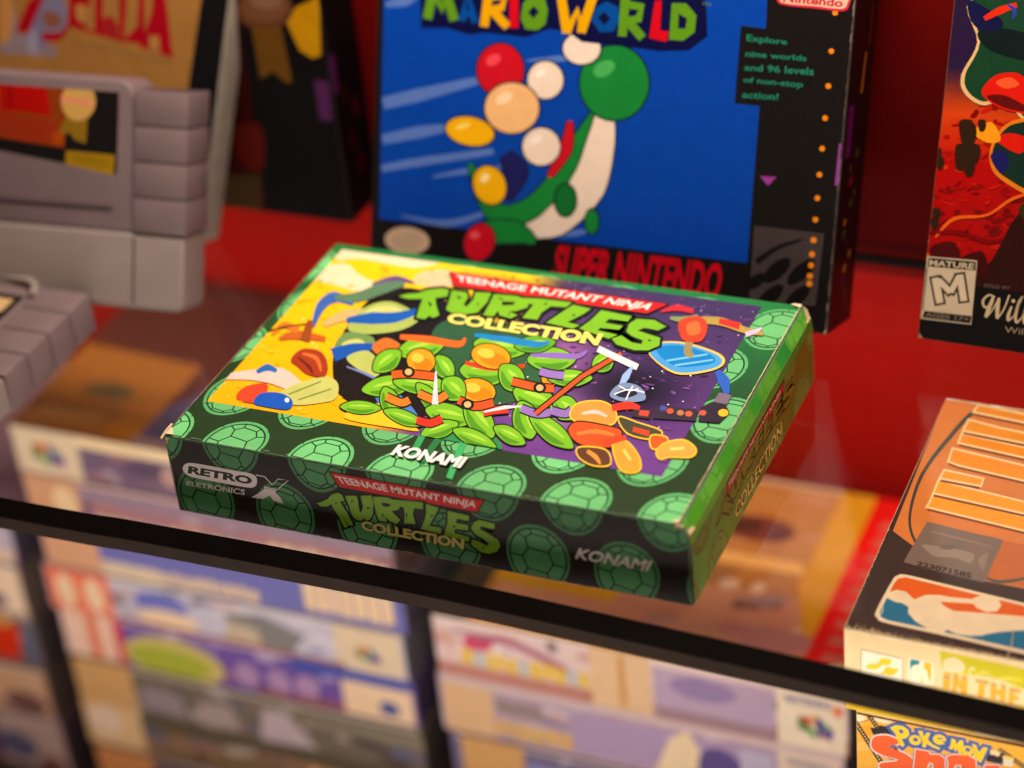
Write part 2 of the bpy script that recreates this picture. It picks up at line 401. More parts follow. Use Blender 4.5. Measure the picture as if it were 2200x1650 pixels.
def green_top():
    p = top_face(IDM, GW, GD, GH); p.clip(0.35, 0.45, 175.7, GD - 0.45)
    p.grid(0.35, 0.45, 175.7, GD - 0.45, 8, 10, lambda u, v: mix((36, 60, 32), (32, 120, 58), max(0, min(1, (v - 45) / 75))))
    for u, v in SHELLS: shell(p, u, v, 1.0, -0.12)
    p.z += 0.05
    # picture: yellow sky on the left, violet star field on the right
    x0, y0, x1, y1 = 4.2, 21.5, 162.8, 122.4
    def sky(u, v):
        t = max(0, min(1, (u - 70 - (v - 70) * .15) / 16))
        yel = mix((255, 176, 8), (246, 205, 20), max(0, min(1, (v - 20) / 100)))
        pur = mix((108, 62, 140), (66, 48, 92), max(0, min(1, (v - 30) / 80)))
        k = math.exp(-(((u - 138) / 16) ** 2 + ((v - 64) / 15) ** 2)); pur = mix(pur, (22, 16, 34), min(1, 1.1 * k))
        k = math.exp(-(((u - 108) / 9) ** 2 + ((v - 72) / 16) ** 2)); pur = mix(pur, (200, 120, 190), 0.75 * k)
        k = math.exp(-(((u - 118) / 9) ** 2 + ((v - 45) / 9) ** 2)); pur = mix(pur, (235, 190, 225), 0.6 * k)
        return mix(yel, pur, t)
    p.grid(x0, y0, x1, y1, 56, 36, sky)
    # cream clouds
    p.clip(x0, y0, x1, y1)
    CR = (246, 218, 178)
    p.B([(742, 536), (830, 545), (945, 560), (900, 575), (840, 568), (770, 556), (735, 560), (722, 552)], CR)
    p.B([(700, 572), (745, 568), (765, 585), (790, 600), (850, 625), (870, 640), (800, 640), (740, 618), (690, 606), (672, 600)], CR)
    p.B([(905, 585), (960, 580), (1010, 600), (985, 612), (930, 618), (890, 606)], (240, 196, 150))
    p.B([(1000, 583), (1120, 598), (1148, 612), (1110, 616), (1010, 602)], (238, 165, 40))
    rnd = random.Random(3)
    for _ in range(26):
        x, y = rnd.uniform(480, 720), rnd.uniform(640, 860); r = rnd.uniform(1.2, 3.2); p.P(ell(x, y, r, r * .8, 0, 8), (255, 226, 140))
    for _ in range(420):
        u, v = rnd.uniform(6, 161), rnd.uniform(22.5, 121)
        if u < 66: cc = rnd.choice(((255, 186, 20), (240, 160, 10), (255, 206, 60), (248, 190, 30)))
        elif u > 92: cc = rnd.choice(((92, 60, 130), (70, 44, 104), (120, 78, 150), (60, 40, 80), (106, 60, 120)))
        else: cc = rnd.choice(((60, 70, 46), (40, 60, 40), (90, 70, 60), (34, 30, 30), (70, 100, 60)))
        p.mm(ell(u, v, rnd.uniform(.5, 1.8), rnd.uniform(.3, .8), rnd.uniform(-.6, .6), 9), cc)
    # green and dark depths behind the middle
    p.B([(800, 640), (880, 620), (960, 650), (1020, 720), (960, 800), (930, 880), (880, 900), (800, 880), (730, 850), (715, 780), (735, 720)], (28, 24, 22), 6)
    p.B([(940, 700), (1040, 690), (1150, 730), (1180, 800), (1120, 860), (1000, 870), (920, 800)], (46, 92, 58), 6)
    p.B([(800, 830), (860, 850), (900, 900), (880, 915), (835, 905)], (70, 130, 196))
    p.B([(940, 880), (1000, 900), (1080, 960), (1020, 1000), (950, 960)], (48, 140, 78))
    p.clip(x0, 2, 166, y1)
    for a, b, cc in (((925, 905), (880, 990), (54, 160, 92)), ((965, 915), (905, 995), (40, 120, 66)), ((1000, 940), (965, 1030), (60, 178, 104))):
        p.P(stroke([a, b], 14), cc)
    p.clip(x0, y0, x1, y1)
    # stars
    for _ in range(150):
        u, v = rnd.uniform(88, 162), rnd.uniform(22, 121); r = rnd.choice((0.12, 0.16, 0.2, 0.32)); p.mm(ell(u, v, r, r, 0, 7), rnd.choice(((250, 235, 250), (230, 200, 240), (255, 255, 255))))
    # --- plain stand-in motifs (leaves, pebbles, ribbons): same places and colours, no figures
    GR = (122, 190, 40); GR2 = (96, 170, 38); GL = (168, 214, 70); OR = (244, 158, 24); BK = (24, 26, 18)
    def leaf(cx, cy, L, Wd, rot, col=GR, out=BK, d=2.6, vein=GL):
        c, s = math.cos(rot), math.sin(rot)
        pts = [(-L, 0), (-L * .55, -Wd * .8), (0, -Wd), (L * .55, -Wd * .75), (L, 0), (L * .5, Wd * .8), (0, Wd), (-L * .6, Wd * .7)]
        pts = [(cx + x * c - y * s, cy + x * s + y * c) for x, y in pts]
        p.BO(pts, col, out, d)
        sh = [(-L * .7, Wd * .25), (0, Wd * .35), (L * .7, Wd * .2), (L * .4, Wd * .72), (0, Wd * .9), (-L * .5, Wd * .62)]
        p.B([(cx + x * c - y * s, cy + x * s + y * c) for x, y in sh], mix(col, (30, 96, 20), .45), 4)
        if vein:
            q = [(-L * .6, -Wd * .15), (0, -Wd * .45), (L * .55, -Wd * .25), (0, -Wd * .1)]
            p.B([(cx + x * c - y * s, cy + x * s + y * c) for x, y in q], vein, 4)
    def pebble(cx, cy, rx, ry, rot, col=OR, hi=(255, 196, 70)):
        p.PO(ell(cx, cy, rx, ry, rot, 20), col, BK, 2.6); p.P(ell(cx + rx * .16, cy + ry * .3, rx * .72, ry * .56, rot, 16), mix(col, (206, 96, 10), .45)); p.P(ell(cx - rx * .25, cy - ry * .25, rx * .45, ry * .4, rot, 12), hi)
    # left: blue and copper brush strokes
    for q, wd, cc in (([(672, 705), (690, 660), (720, 640), (760, 655)], [6, 20, 24, 6], (58, 102, 178)), ([(695, 700), (740, 680), (790, 668)], [10, 24, 8], (214, 178, 110)),
                      ([(600, 730), (640, 722), (700, 730)], [6, 20, 10], (196, 96, 36)), ([(640, 712), (610, 700), (585, 722)], [16, 12, 4], (222, 120, 40)),
                      ([(655, 735), (665, 700), (668, 690)], [22, 16, 8], (150, 74, 30)), ([(560, 718), (610, 705), (660, 698)], [2, 4, 2], (60, 40, 20)),
                      ([(720, 640), (770, 640), (830, 618), (870, 612)], [10, 22, 26, 8], (92, 128, 96)), ([(800, 612), (850, 600), (890, 610)], [4, 12, 4], (104, 78, 128))):
        p.S(q, wd, cc)
    p.B([(755, 690), (790, 660), (840, 650), (890, 672), (900, 690), (860, 712), (790, 720), (750, 712)], (168, 186, 92))
    p.B([(765, 692), (800, 664), (845, 660), (868, 676), (820, 690)], (206, 208, 122))
    p.S([(745, 690), (800, 686), (850, 684), (905, 668)], [10, 26, 22, 10], (28, 92, 180))
    p.B([(720, 742), (745, 716), (800, 726), (800, 752), (760, 770), (725, 762)], (112, 146, 84)); p.B([(735, 740), (770, 730), (785, 745), (750, 758)], (196, 202, 112))
    p.S([(716, 765), (760, 752), (812, 746)], [30, 24, 10], (26, 86, 176))
    p.B([(745, 770), (790, 756), (820, 790), (806, 812), (770, 796)], (182, 192, 100))
    p.B([(800, 745), (830, 728), (862, 745), (850, 768), (812, 764)], (206, 112, 44))
    p.S([(745, 790), (800, 812), (860, 850)], [3, 6, 3], (120, 130, 190))
    # copper swirl, pale ribbon, red and blue pebbles
    p.B([(625, 775), (650, 752), (690, 758), (705, 790), (694, 812), (660, 806), (640, 790)], (164, 58, 28)); p.S([(650, 762), (680, 772), (690, 800)], [4, 10, 4], (222, 112, 52)); p.S([(640, 770), (664, 790), (672, 806)], [3, 7, 3], (100, 34, 22))
    p.S([(482, 812), (540, 808), (600, 812), (640, 836)], [10, 22, 40, 30], (240, 200, 184))
    p.B([(508, 852), (530, 832), (575, 828), (560, 866), (520, 864)], (220, 72, 40))
    p.S([(552, 802), (575, 792), (595, 800)], [8, 16, 8], (34, 104, 178))
    p.B([(600, 850), (640, 826), (700, 812), (726, 826), (722, 858), (690, 868), (630, 872)], (196, 198, 106))
    for a, b in (((620, 850), (690, 822)), ((640, 862), (712, 838))): p.P(stroke([a, b], 3), (112, 132, 70))
    p.B([(545, 868), (560, 848), (600, 846), (628, 862), (620, 882), (570, 876)], (24, 88, 190)); p.P(ell(617, 862, 5, 5, 0, 10), (240, 240, 245))
    p.B([(740, 900), (790, 868), (840, 880), (870, 905), (900, 928), (850, 922)], (255, 196, 40))
    # middle: green leaves, orange pebbles and coloured ribbons
    leaf(905, 750, 52, 24, -0.2); leaf(1075, 748, 58, 24, 0.15); leaf(1185, 775, 52, 26, 0.0); leaf(1044, 800, 56, 30, 0.05)
    leaf(832, 778, 36, 22, -0.6); leaf(955, 792, 30, 20, 1.0); leaf(1150, 742, 44, 18, -0.1, GR2)
    p.S([(860, 726), (920, 732), (985, 742), (1000, 728)], [10, 16, 14, 4], (240, 104, 34)); p.S([(1020, 722), (1090, 732), (1150, 742), (1180, 738)], [8, 15, 14, 5], (24, 132, 196))
    p.S([(1000, 782), (1050, 792), (1110, 792), (1128, 786)], [8, 14, 12, 4], (226, 62, 38)); p.S([(1140, 766), (1190, 766), (1240, 768), (1262, 756)], [6, 13, 12, 4], (140, 106, 190))
    pebble(905, 778, 30, 26, 0.2); pebble(1055, 768, 42, 26, 0.2); pebble(1025, 842, 40, 26, 0.15); pebble(1182, 816, 18, 16, 0)
    leaf(835, 832, 58, 22, -0.15); leaf(905, 828, 60, 22, 0.1); leaf(975, 838, 30, 26, 0.8); leaf(1100, 815, 36, 26, 0.9); leaf(1225, 815, 48, 18, 0.0)
    leaf(1296, 782, 26, 20, -0.5); leaf(1150, 860, 50, 30, 0.4)
    leaf(775, 878, 44, 14, 0.05); leaf(838, 866, 34, 20, 1.2); leaf(925, 862, 46, 18, 0.9); leaf(868, 900, 46, 15, 0.35)
    leaf(965, 895, 52, 24, 0.25); leaf(945, 925, 42, 18, -0.3); leaf(1030, 905, 48, 26, 0.9); leaf(1020, 945, 50, 17, 0.4)
    leaf(1130, 905, 42, 28, 1.3); leaf(1095, 938, 38, 17, 0.5); leaf(1185, 930, 58, 22, 0.65); leaf(1215, 880, 30, 26, 0.8)
    for q, cc in (([(842, 808), (880, 806), (935, 812)], (232, 92, 30)), ([(830, 855), (862, 868), (880, 862)], (236, 124, 36)), ([(900, 848), (935, 862), (960, 850)], (236, 124, 36)),
                  ([(895, 905), (925, 912), (950, 902)], (222, 52, 36)), ([(1038, 890), (1060, 885), (1092, 882)], (226, 56, 38)), ([(985, 862), (1020, 876), (1060, 868)], (226, 84, 34)),
                  ([(1100, 822), (1150, 834), (1190, 838)], (228, 92, 36)), ([(1120, 880), (1155, 892), (1185, 888)], (146, 112, 190)), ([(1185, 885), (1215, 892), (1230, 882)], (146, 112, 190)), ([(1160, 800), (1180, 806), (1212, 810)], (150, 118, 196))):
        p.P(stroke(catmull(q, 4, False), 22), BK); p.P(stroke(catmull(q, 4, False), 16), cc)
    for cx, cy in ((878, 802), (1005, 872), (1160, 836)): p.P(ell(cx, cy, 14, 12, 0, 16), BK); p.P(ell(cx, cy, 8, 7, 0, 12), (214, 182, 120))
    p.P(stroke([(1150, 892), (1250, 812), (1335, 762)], 15), BK); p.P(stroke([(1150, 892), (1250, 812), (1335, 762)], 9), (206, 84, 36))
    p.P(stroke([(935, 872), (937, 800)], [14, 3]), (216, 216, 222)); p.P(stroke([(1040, 888), (1085, 878), (1120, 876)], [4, 8, 3]), (216, 216, 222))
    p.P(stroke([(1285, 752), (1370, 792)], 14), (236, 228, 226))
    # right: blue oval board, copper and red pebbles, small engine of dark blocks
    p.clip(x0, 2, 172, y1)
    p.B([(1395, 765), (1410, 740), (1470, 738), (1545, 762), (1556, 785), (1520, 802), (1450, 806)], (236, 196, 80)); p.B([(1398, 765), (1414, 742), (1470, 742), (1538, 764), (1550, 784), (1518, 798), (1452, 802)], (74, 158, 222))
    p.B([(1412, 760), (1424, 747), (1468, 746), (1525, 764), (1536, 780), (1510, 788), (1452, 790)], (18, 128, 200)); p.P(stroke([(1432, 778), (1520, 764)], 4), (120, 190, 230)); p.P(stroke([(1450, 788), (1532, 776)], 4), (120, 190, 230))
    for q, wd, cc in (([(1420, 672), (1455, 664), (1490, 672)], [4, 14, 10], (196, 44, 52)), ([(1440, 686), (1475, 690), (1500, 682)], [6, 16, 8], (132, 148, 96)), ([(1500, 690), (1550, 694), (1600, 712), (1640, 720)], [14, 18, 14, 8], (176, 150, 72)),
                      ([(1545, 692), (1590, 704)], [12, 16], (206, 52, 38)), ([(1482, 735), (1478, 760), (1490, 768)], [16, 18, 8], (150, 138, 88)), ([(1602, 722), (1630, 712), (1636, 706)], [12, 7, 2], (220, 190, 214))): p.S(q, wd, cc)
    p.B([(1462, 690), (1500, 682), (1520, 700), (1508, 735), (1470, 735), (1458, 712)], (196, 66, 36)); p.B([(1476, 700), (1500, 694), (1504, 718), (1480, 722)], (234, 110, 50))
    p.S([(1330, 840), (1345, 812), (1360, 790)], [6, 16, 3], (150, 180, 230)); p.B([(1310, 852), (1335, 826), (1375, 834), (1386, 862), (1340, 866)], (120, 142, 180)); p.B([(1322, 850), (1345, 836), (1370, 848), (1345, 858)], (30, 34, 50))
    for q, wd in (([(1320, 850), (1350, 840), (1385, 846)], 3), ([(1330, 832), (1352, 842), (1372, 838)], 3), ([(1345, 862), (1352, 846), (1360, 832)], 3)): p.S(q, wd, (226, 228, 240))
    p.S([(1540, 800), (1555, 822), (1562, 850)], [10, 26, 10], (48, 96, 190))
    for q, cc in (([(1362, 880), (1402, 884), (1396, 904), (1358, 898)], (60, 44, 50)), ([(1410, 872), (1500, 884), (1496, 908), (1402, 902)], (54, 44, 60)), ([(1505, 878), (1552, 858), (1568, 890), (1545, 912), (1500, 908)], (48, 40, 52)), ([(1532, 866), (1546, 846), (1572, 852), (1562, 872)], (120, 104, 124)), ([(1375, 884), (1396, 886), (1392, 898), (1372, 895)], (198, 74, 56))): p.P(q, cc)
    for cx, cy, cc in ((1440, 886, (206, 84, 50)), (1462, 890, (190, 120, 80)), (1480, 892, (222, 100, 60)), (1425, 880, (70, 80, 160)), (1510, 890, (200, 90, 60))): p.P(ell(cx, cy, 8, 6, 0, 10), cc)
    p.P(ell(1554, 890, 11, 8, 0, 14), (255, 190, 40))
    # lower right: amber pebbles
    YB = (255, 200, 50)
    for q, cc, oc in (([(1228, 900), (1240, 872), (1290, 866), (1320, 884), (1318, 912), (1270, 918)], (210, 150, 64), YB), ([(1222, 930), (1240, 910), (1300, 918), (1335, 930), (1318, 962), (1250, 958)], (226, 84, 34), BK), ([(1245, 965), (1300, 970), (1310, 1000), (1275, 1002), (1245, 985)], (96, 60, 40), YB),
                      ([(1318, 960), (1345, 952), (1372, 985), (1372, 1014), (1335, 1012)], (206, 158, 54), YB), ([(1330, 900), (1370, 912), (1420, 930), (1405, 946), (1350, 934)], (70, 72, 52), YB), ([(1400, 940), (1432, 944), (1428, 962), (1402, 966)], (226, 92, 36), YB), ([(1432, 955), (1470, 950), (1494, 968), (1484, 984), (1440, 984), (1418, 988), (1412, 972)], (206, 164, 70), YB)):
        p.BO(q, cc, oc, 3)
    p.S([(1315, 880), (1350, 874), (1375, 880)], [14, 18, 8], (206, 56, 40)); p.S([(1295, 958), (1320, 948), (1345, 944)], [12, 16, 10], (226, 72, 36)); p.S([(1250, 892), (1280, 888), (1305, 898)], [5, 9, 5], (250, 196, 186)); p.S([(1360, 925), (1395, 935)], [10, 12], (220, 70, 40)); p.S([(1240, 935), (1280, 930), (1320, 938)], [6, 10, 6], (246, 128, 60))
    p.S([(1262, 972), (1280, 985), (1290, 1000)], [8, 10, 4], (232, 150, 60)); p.S([(1340, 970), (1355, 992)], [7, 5], (246, 214, 110)); p.S([(1440, 968), (1470, 966)], [6, 6], (246, 214, 120))
    # title lettering
    p.clip(0.35, 0.45, 175.7, GD - 0.45)
    Z = lambda pts: zz(850, 560, 3.6667, pts)
    ban = Z([(435, 108), (2140, 355), (1980, 425), (462, 205)])
    p.P(grow(ban, 3), (30, 20, 20)); p.P(ban, (222, 30, 30))
    p.text('TEENAGE MUTANT NINJA', Z([(478, 124), (2065, 356), (1960, 412), (488, 190)]), (250, 236, 226), 0.022, 0)
    TT = [[(25, 290), (100, 272), (175, 268), (260, 238), (375, 228), (420, 240), (408, 292), (312, 305), (322, 370), (345, 440), (298, 462), (266, 445), (230, 472), (165, 460), (188, 380), (215, 312), (95, 312)],
          [(445, 245), (560, 262), (572, 300), (535, 360), (562, 372), (612, 320), (632, 260), (755, 266), (720, 340), (645, 420), (560, 432), (440, 422), (398, 395), (422, 330)],
          [(775, 276), (960, 290), (1052, 330), (1040, 380), (950, 408), (890, 410), (962, 440), (908, 466), (820, 442), (808, 405), (770, 452), (690, 440), (742, 350)],
          [(990, 305), (1130, 310), (1388, 340), (1345, 378), (1222, 370), (1150, 420), (1118, 476), (1000, 462), (1060, 390), (1090, 356), (985, 342)],
          [(1400, 360), (1538, 390), (1480, 432), (1352, 496), (1450, 520), (1395, 546), (1188, 500), (1292, 430)],
          [(1620, 402), (1862, 450), (1830, 490), (1682, 470), (1650, 500), (1792, 526), (1760, 556), (1612, 540), (1590, 560), (1748, 596), (1680, 626), (1448, 546), (1540, 480)],
          [(1900, 470), (2040, 480), (2132, 530), (2070, 560), (1962, 540), (1905, 562), (1990, 590), (2085, 620), (2078, 680), (1990, 718), (1880, 716), (1740, 672), (1704, 625), (1780, 600), (1860, 655), (1935, 670), (1950, 640), (1862, 606), (1818, 570), (1840, 510)]]
    for q in TT: p.P(grow(Z(q), 5.5), (20, 24, 14))
    cq = Z([(425, 420), (1640, 588), (1592, 682), (398, 500)])
    p.text('COLLECTION', cq, (20, 24, 14), 0.10, 0)
    for q in TT: p.P(Z(q), (122, 184, 34))
    p.P(Z([(838, 332), (942, 336), (930, 360), (840, 364)]), (20, 24, 14))
    for a, b, c2 in (((250, 330), (290, 350), (275, 380)), ((480, 280), (520, 300), (500, 320)), ((800, 300), (850, 310), (835, 322)), ((1180, 340), (1200, 352), (1170, 365)), ((1390, 430), (1420, 440), (1400, 455)), ((1700, 500), (1730, 505), (1715, 515)), ((1990, 630), (2020, 640), (1995, 650)), ((640, 350), (660, 345), (650, 370)), ((880, 430), (905, 428), (895, 445))):
        p.P(Z([a, b, c2]), (40, 60, 16))
    p.text('COLLECTION', cq, (232, 222, 110), 0.055, 0)
    # maker's name
    kq = [(853, 957), (1006, 986), (993, 1010), (838, 980)]
    p.text('KONAMI', [(x + 2, y + 2.5) for x, y in kq], (20, 40, 24), 0.05, 0.15); p.text('KONAMI', kq, (250, 244, 238), 0.045, 0.15)
    # rubbed, pale fold lines and worn corners
    p.clip(0, 0, 178, GD)
    rn = random.Random(5)
    for i in range(70):
        u = rn.uniform(1, 172); p.mm([(u, 0.5), (u + rn.uniform(.6, 3.2), 0.45), (u + rn.uniform(.5, 2), 0.62)], (190, 190, 160))
    p.mm([(0.4, 0.4), (3.4, 0.5), (2.6, 1.6), (1.4, 3.6), (0.5, 4.4)], (236, 208, 166)); p.mm([(173, 0.4), (175.7, 0.4), (175.7, 3.6), (174.6, 1.6)], (236, 208, 166))
    for i in range(40):
        v = i * 3.1; a = rn.uniform(175.25, 175.5); p.mm([(a, v), (175.7, v), (175.7, v + 3.2), (rn.uniform(175.25, 175.5), v + 3.2)], mix((170, 160, 110), (214, 196, 150), rn.random()))
        p.mm([(0.35, v), (rn.uniform(.4, .65), v), (rn.uniform(.4, .65), v + 3.2), (0.35, v + 3.2)], mix((120, 120, 80), (214, 180, 140), rn.random()))
    p.mm([(172, 125.2), (175.7, 124.0), (175.7, 126), (173, 126)], (236, 208, 166))
    p.build('printed_top', g_root)
green_top()

LOGO_T = [[(100, 402), (140, 395), (220, 360), (265, 310), (330, 292), (375, 315), (402, 376), (352, 388), (430, 510), (497, 635), (452, 647), (382, 545), (442, 655), (400, 667), (340, 545), (275, 450), (262, 415), (215, 440), (150, 440)],
          [(410, 325), (530, 325), (545, 370), (560, 480), (575, 505), (592, 480), (602, 440), (582, 360), (575, 325), (690, 320), (712, 400), (705, 520), (680, 575), (640, 592), (605, 562), (590, 592), (540, 585), (500, 560), (470, 500), (450, 430)],
          [(705, 335), (860, 340), (960, 380), (1000, 430), (985, 470), (905, 490), (1000, 582), (960, 627), (880, 590), (830, 540), (857, 602), (770, 590), (740, 500)],
          [(935, 365), (1245, 395), (1242, 470), (1150, 457), (1135, 520), (1165, 627), (1040, 620), (1050, 540), (1040, 452), (985, 430)],
          [(1275, 410), (1415, 455), (1382, 520), (1312, 645), (1440, 667), (1440, 737), (1220, 680), (1262, 590), (1280, 500)],
          [(1510, 485), (1740, 540), (1735, 592), (1610, 570), (1602, 617), (1730, 640), (1730, 697), (1590, 680), (1582, 722), (1747, 770), (1735, 817), (1470, 750), (1510, 600)],
          [(1790, 610), (1850, 585), (2015, 625), (2012, 682), (1950, 672), (1872, 650), (1852, 680), (1960, 740), (2052, 800), (2077, 860), (2040, 922), (1960, 947), (1870, 932), (1760, 850), (1770, 790), (1860, 822), (1930, 862), (1957, 842), (1900, 792), (1800, 732), (1760, 670)]]
def green_front():
    p = front_face(IDM, GW, GH); p.clip(0.4, 0.3, 178.2, 29.55)
    p.mm([(0, 0), (178.2, 0), (178.2, 30), (0, 30)], (40, 32, 28))
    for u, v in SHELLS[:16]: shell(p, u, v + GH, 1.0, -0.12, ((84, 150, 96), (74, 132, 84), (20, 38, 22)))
    p.z += 0.05
    Z = lambda pts: zz(660, 1000, 5.0, pts)
    ban = Z([(247, 72), (1892, 375), (1820, 498), (352, 230)])
    p.P(grow(ban, 3), (18, 14, 12)); p.P(ban, (222, 34, 28))
    p.text('TEENAGE MUTANT NINJA', Z([(290, 106), (1828, 388), (1800, 474), (372, 212)]), (248, 234, 228), 0.02, 0)
    for q in LOGO_T: p.P(grow(Z(q), 4), (14, 16, 10))
    cq = Z([(575, 588), (1690, 790), (1680, 900), (590, 690)])
    p.text('COLLECTION', cq, (14, 16, 10), 0.10, 0)
    for q in LOGO_T: p.P(Z(q), (130, 176, 46))
    p.P(Z([(800, 398), (872, 405), (905, 430), (850, 447), (805, 427)]), (14, 16, 10))
    for a, b, c2 in (((300, 400), (330, 390), (310, 420)), ((480, 360), (500, 380), (470, 400)), ((640, 440), (690, 460), (650, 470)), ((1060, 500), (1080, 520), (1070, 580)), ((1560, 640), (1600, 650), (1575, 670)), ((1880, 880), (1910, 870), (1895, 905)), ((1330, 520), (1360, 530), (1335, 560)), ((800, 520), (830, 530), (810, 560))): p.P(Z([a, b, c2]), (40, 56, 20))
    p.text('COLLECTION', cq, (228, 214, 126), 0.05, 0)
    Y = lambda pts: zz(900, 900, 3.4375, pts)
    p.text('KONAMI', Y([(1172, 950), (1728, 1050), (1702, 1128), (1152, 1030)]), (240, 230, 226), 0.03, 0.12)
    # electronics maker's logo
    X = lambda pts: zz(340, 880, 3.6667, pts)
    GY = (240, 226, 226)
    p.P(catmull(X([(235, 420), (330, 428), (560, 472), (720, 500), (772, 530), (778, 575), (760, 606), (700, 612), (470, 570), (270, 530), (205, 492), (196, 450)]), 4), GY)
    p.text('RETRO', X([(240, 440), (742, 528), (738, 592), (232, 500)]), (30, 40, 34), 0.05, 0)
    p.text('ELETRONICS', X([(225, 560), (686, 628), (682, 674), (222, 594)]), (226, 214, 210), 0.02, 0)
    p.P(stroke(X([(770, 514), (838, 526), (900, 592), (944, 546), (1026, 556), (926, 640), (836, 620), (842, 602)]), 2.0), GY)
    p.P(X([(840, 604), (925, 622), (925, 632), (840, 614)]), GY)
    p.P(X([(836, 624), (916, 640), (962, 690), (988, 740), (912, 718), (880, 676), (826, 702), (734, 690), (790, 658)]), GY)
    # pale worn cut edge along the foot and the corner
    rn = random.Random(9)
    for i in range(90):
        u = rn.uniform(1, 176); p.mm([(u, 0.3), (u + rn.uniform(1, 4), 0.3), (u + rn.uniform(.5, 2), rn.uniform(.4, .62))], (190, 172, 140))
    p.mm([(0.4, 29.5), (2.2, 29.5), (1.0, 28.3), (0.5, 25)], (236, 208, 166)); p.mm([(0.4, 0.3), (0.7, 0.3), (0.7, 27), (0.4, 27)], (132, 110, 84))
    for i in range(60):
        u = rn.uniform(1, 174); p.mm([(u, 29.55), (u + rn.uniform(1, 4), 29.55), (u + 1, 29.35)], (120, 124, 104))
    p.build('printed_front', g_root)
green_front()

def green_side():
    # flat side face
    M = IDM; p = Print(M, (179.2, 0, 0), (0, 1, 0), (0, 0, 1), GD, 23); p.clip(0.4, 0.4, GD - 0.4, 22.4)
    p.grid(0.4, 0.4, GD - 0.4, 22.4, 10, 4, lambda u, v: mix((126, 188, 84), (132, 124, 34), min(1, u / 62)))
    for u, v in SHELLS[:]:
        if 0 <= v < 40: shell(p, u * 1.0 - 2, v - 2, 0.95, 0.1, ((150, 164, 76), (142, 154, 66), (104, 116, 42)))
    p.z += 0.05
    p.clip(0.4, 0.4, GD - 0.4, 22.4)
    U0, U1 = 32.0, 93.0
    ban = [(U0, 17.2), (U0 + 2, 21.8), (U1, 21.8), (U1 - 2, 17.4)]
    p.mm(grow(ban, 0.5), (40, 20, 12)); p.mm(ban, (214, 36, 34))
    p.text('TEENAGE MUTANT NINJA', [(U0 + 3, 21.2), (U1 - 3, 21.2), (U1 - 4, 18.1), (U0 + 2.6, 18.0)], (244, 220, 200), 0.015, 0, mm=True)
    def T(q): return [(22 + (x - 100) / 1977 * 82, 17 - (y - 290) * 0.0225 + (x - 100) * 0.0042) for x, y in q]
    for q in LOGO_T: p.mm(grow(T(q), 0.6), (62, 32, 12))
    for q in LOGO_T: p.mm(T(q), (146, 136, 36))
    p.text('COLLECTION', [(40, 8.6), (89, 8.6), (89, 3.4), (40, 3.4)], (62, 32, 12), 0.09, 0, mm=True); p.text('COLLECTION', [(40, 8.6), (89, 8.6), (89, 3.4), (40, 3.4)], (240, 206, 110), 0.03, 0, mm=True)
    for k in range(30):
        v = random.uniform(0, 22); p.mm([(0.4, v), (0.9, v), (0.8, v + 2), (0.4, v + 2.4)], (200, 176, 140)); p.mm([(GD - .4, v), (GD - .9, v), (GD - .8, v + 2), (GD - .4, v + 2.4)], (190, 170, 130))
    p.build('printed_side', g_root)
    # rounded lid fold above it
    a = Vector((178.6, 0, 25.5)); b = Vector((176.4, 0, 29.9)); n = (b - a).normalized()
    q = Print(M, a, (0, 1, 0), n, GD, (b - a).length); q.clip(0.3, 0, GD - 0.3, (b - a).length)
    q.grid(0.3, 0, GD - 0.3, (b - a).length, 8, 1, lambda u, v: mix((104, 200, 44), (44, 165, 66), min(1, u / 110)))
    for u, v in SHELLS:
        if 0 <= v < 20: shell(q, u, 2.2, 0.95, 0.1, ((112, 200, 66), (106, 194, 58), (80, 168, 50)))
    q.z += 0.05
    for k in range(60):
        v = random.uniform(0, GD); q.mm([(v, 0), (v + 5, 0), (v + 4, 0.2)], (170, 170, 110))
    q.mm([(0, 0), (6, 0), (3, 1.6), (0, 3)], (236, 208, 166)); q.mm([(GD - 4, 0), (GD, 0), (GD, 4.9), (GD - 1.6, 4.9)], (236, 208, 166))
    q.build('lid_fold', g_root)
    s = Print(M, Vector((179.2, 0, 22.6)), (0, 1, 0), (Vector((178.6, 0, 25.5)) - Vector((179.2, 0, 22.6))).normalized(), GD, 2.96); s.clip(0.3, 0, GD - .3, 2.96)
    s.grid(0.3, 0, GD - .3, 2.96, 8, 1, lambda u, v: mix((124, 190, 66), (90, 140, 44), min(1, u / 110)))
    s.build('lid_seam', g_root)
    # raised torn card lips at the corners
    lip = principled('torn_card', (228, 196, 150), rough=0.8, noise=0.1, nscale=400)
    def wire(pts, r, name):
        cu = bpy.data.curves.new(name, 'CURVE'); cu.dimensions = '3D'; cu.bevel_depth = r * MM; cu.bevel_resolution = 2
        sp = cu.splines.new('POLY'); sp.points.add(len(pts) - 1)
        for k, c in enumerate(pts): sp.points[k].co = (c[0] * MM, c[1] * MM, c[2] * MM, 1)
        o = bpy.data.objects.new(name, cu); COL.objects.link(o)
        me = bpy.data.meshes.new_from_object(o.evaluated_get(bpy.context.evaluated_depsgraph_get())); bpy.data.objects.remove(o); bpy.data.curves.remove(cu)
        me.materials.append(lip); link(name, me, g_root)
    wire([(-1.2, -0.2, 28.6), (-0.9, 3, 29.7), (-0.5, 6.2, 30.2)], 0.45, 'torn_corner')
    wire([(174.6, 0.2, 29.6), (176.6, 0.3, 29.3), (178.4, 1.0, 26.0), (178.6, 4.6, 26.1)], 0.55, 'torn_corner')
    wire([(174.9, 126, 30.1), (177.0, 126.2, 28.4), (178.2, 125.4, 26.0), (178.4, 122, 25.8)], 0.5, 'torn_corner')
green_side()

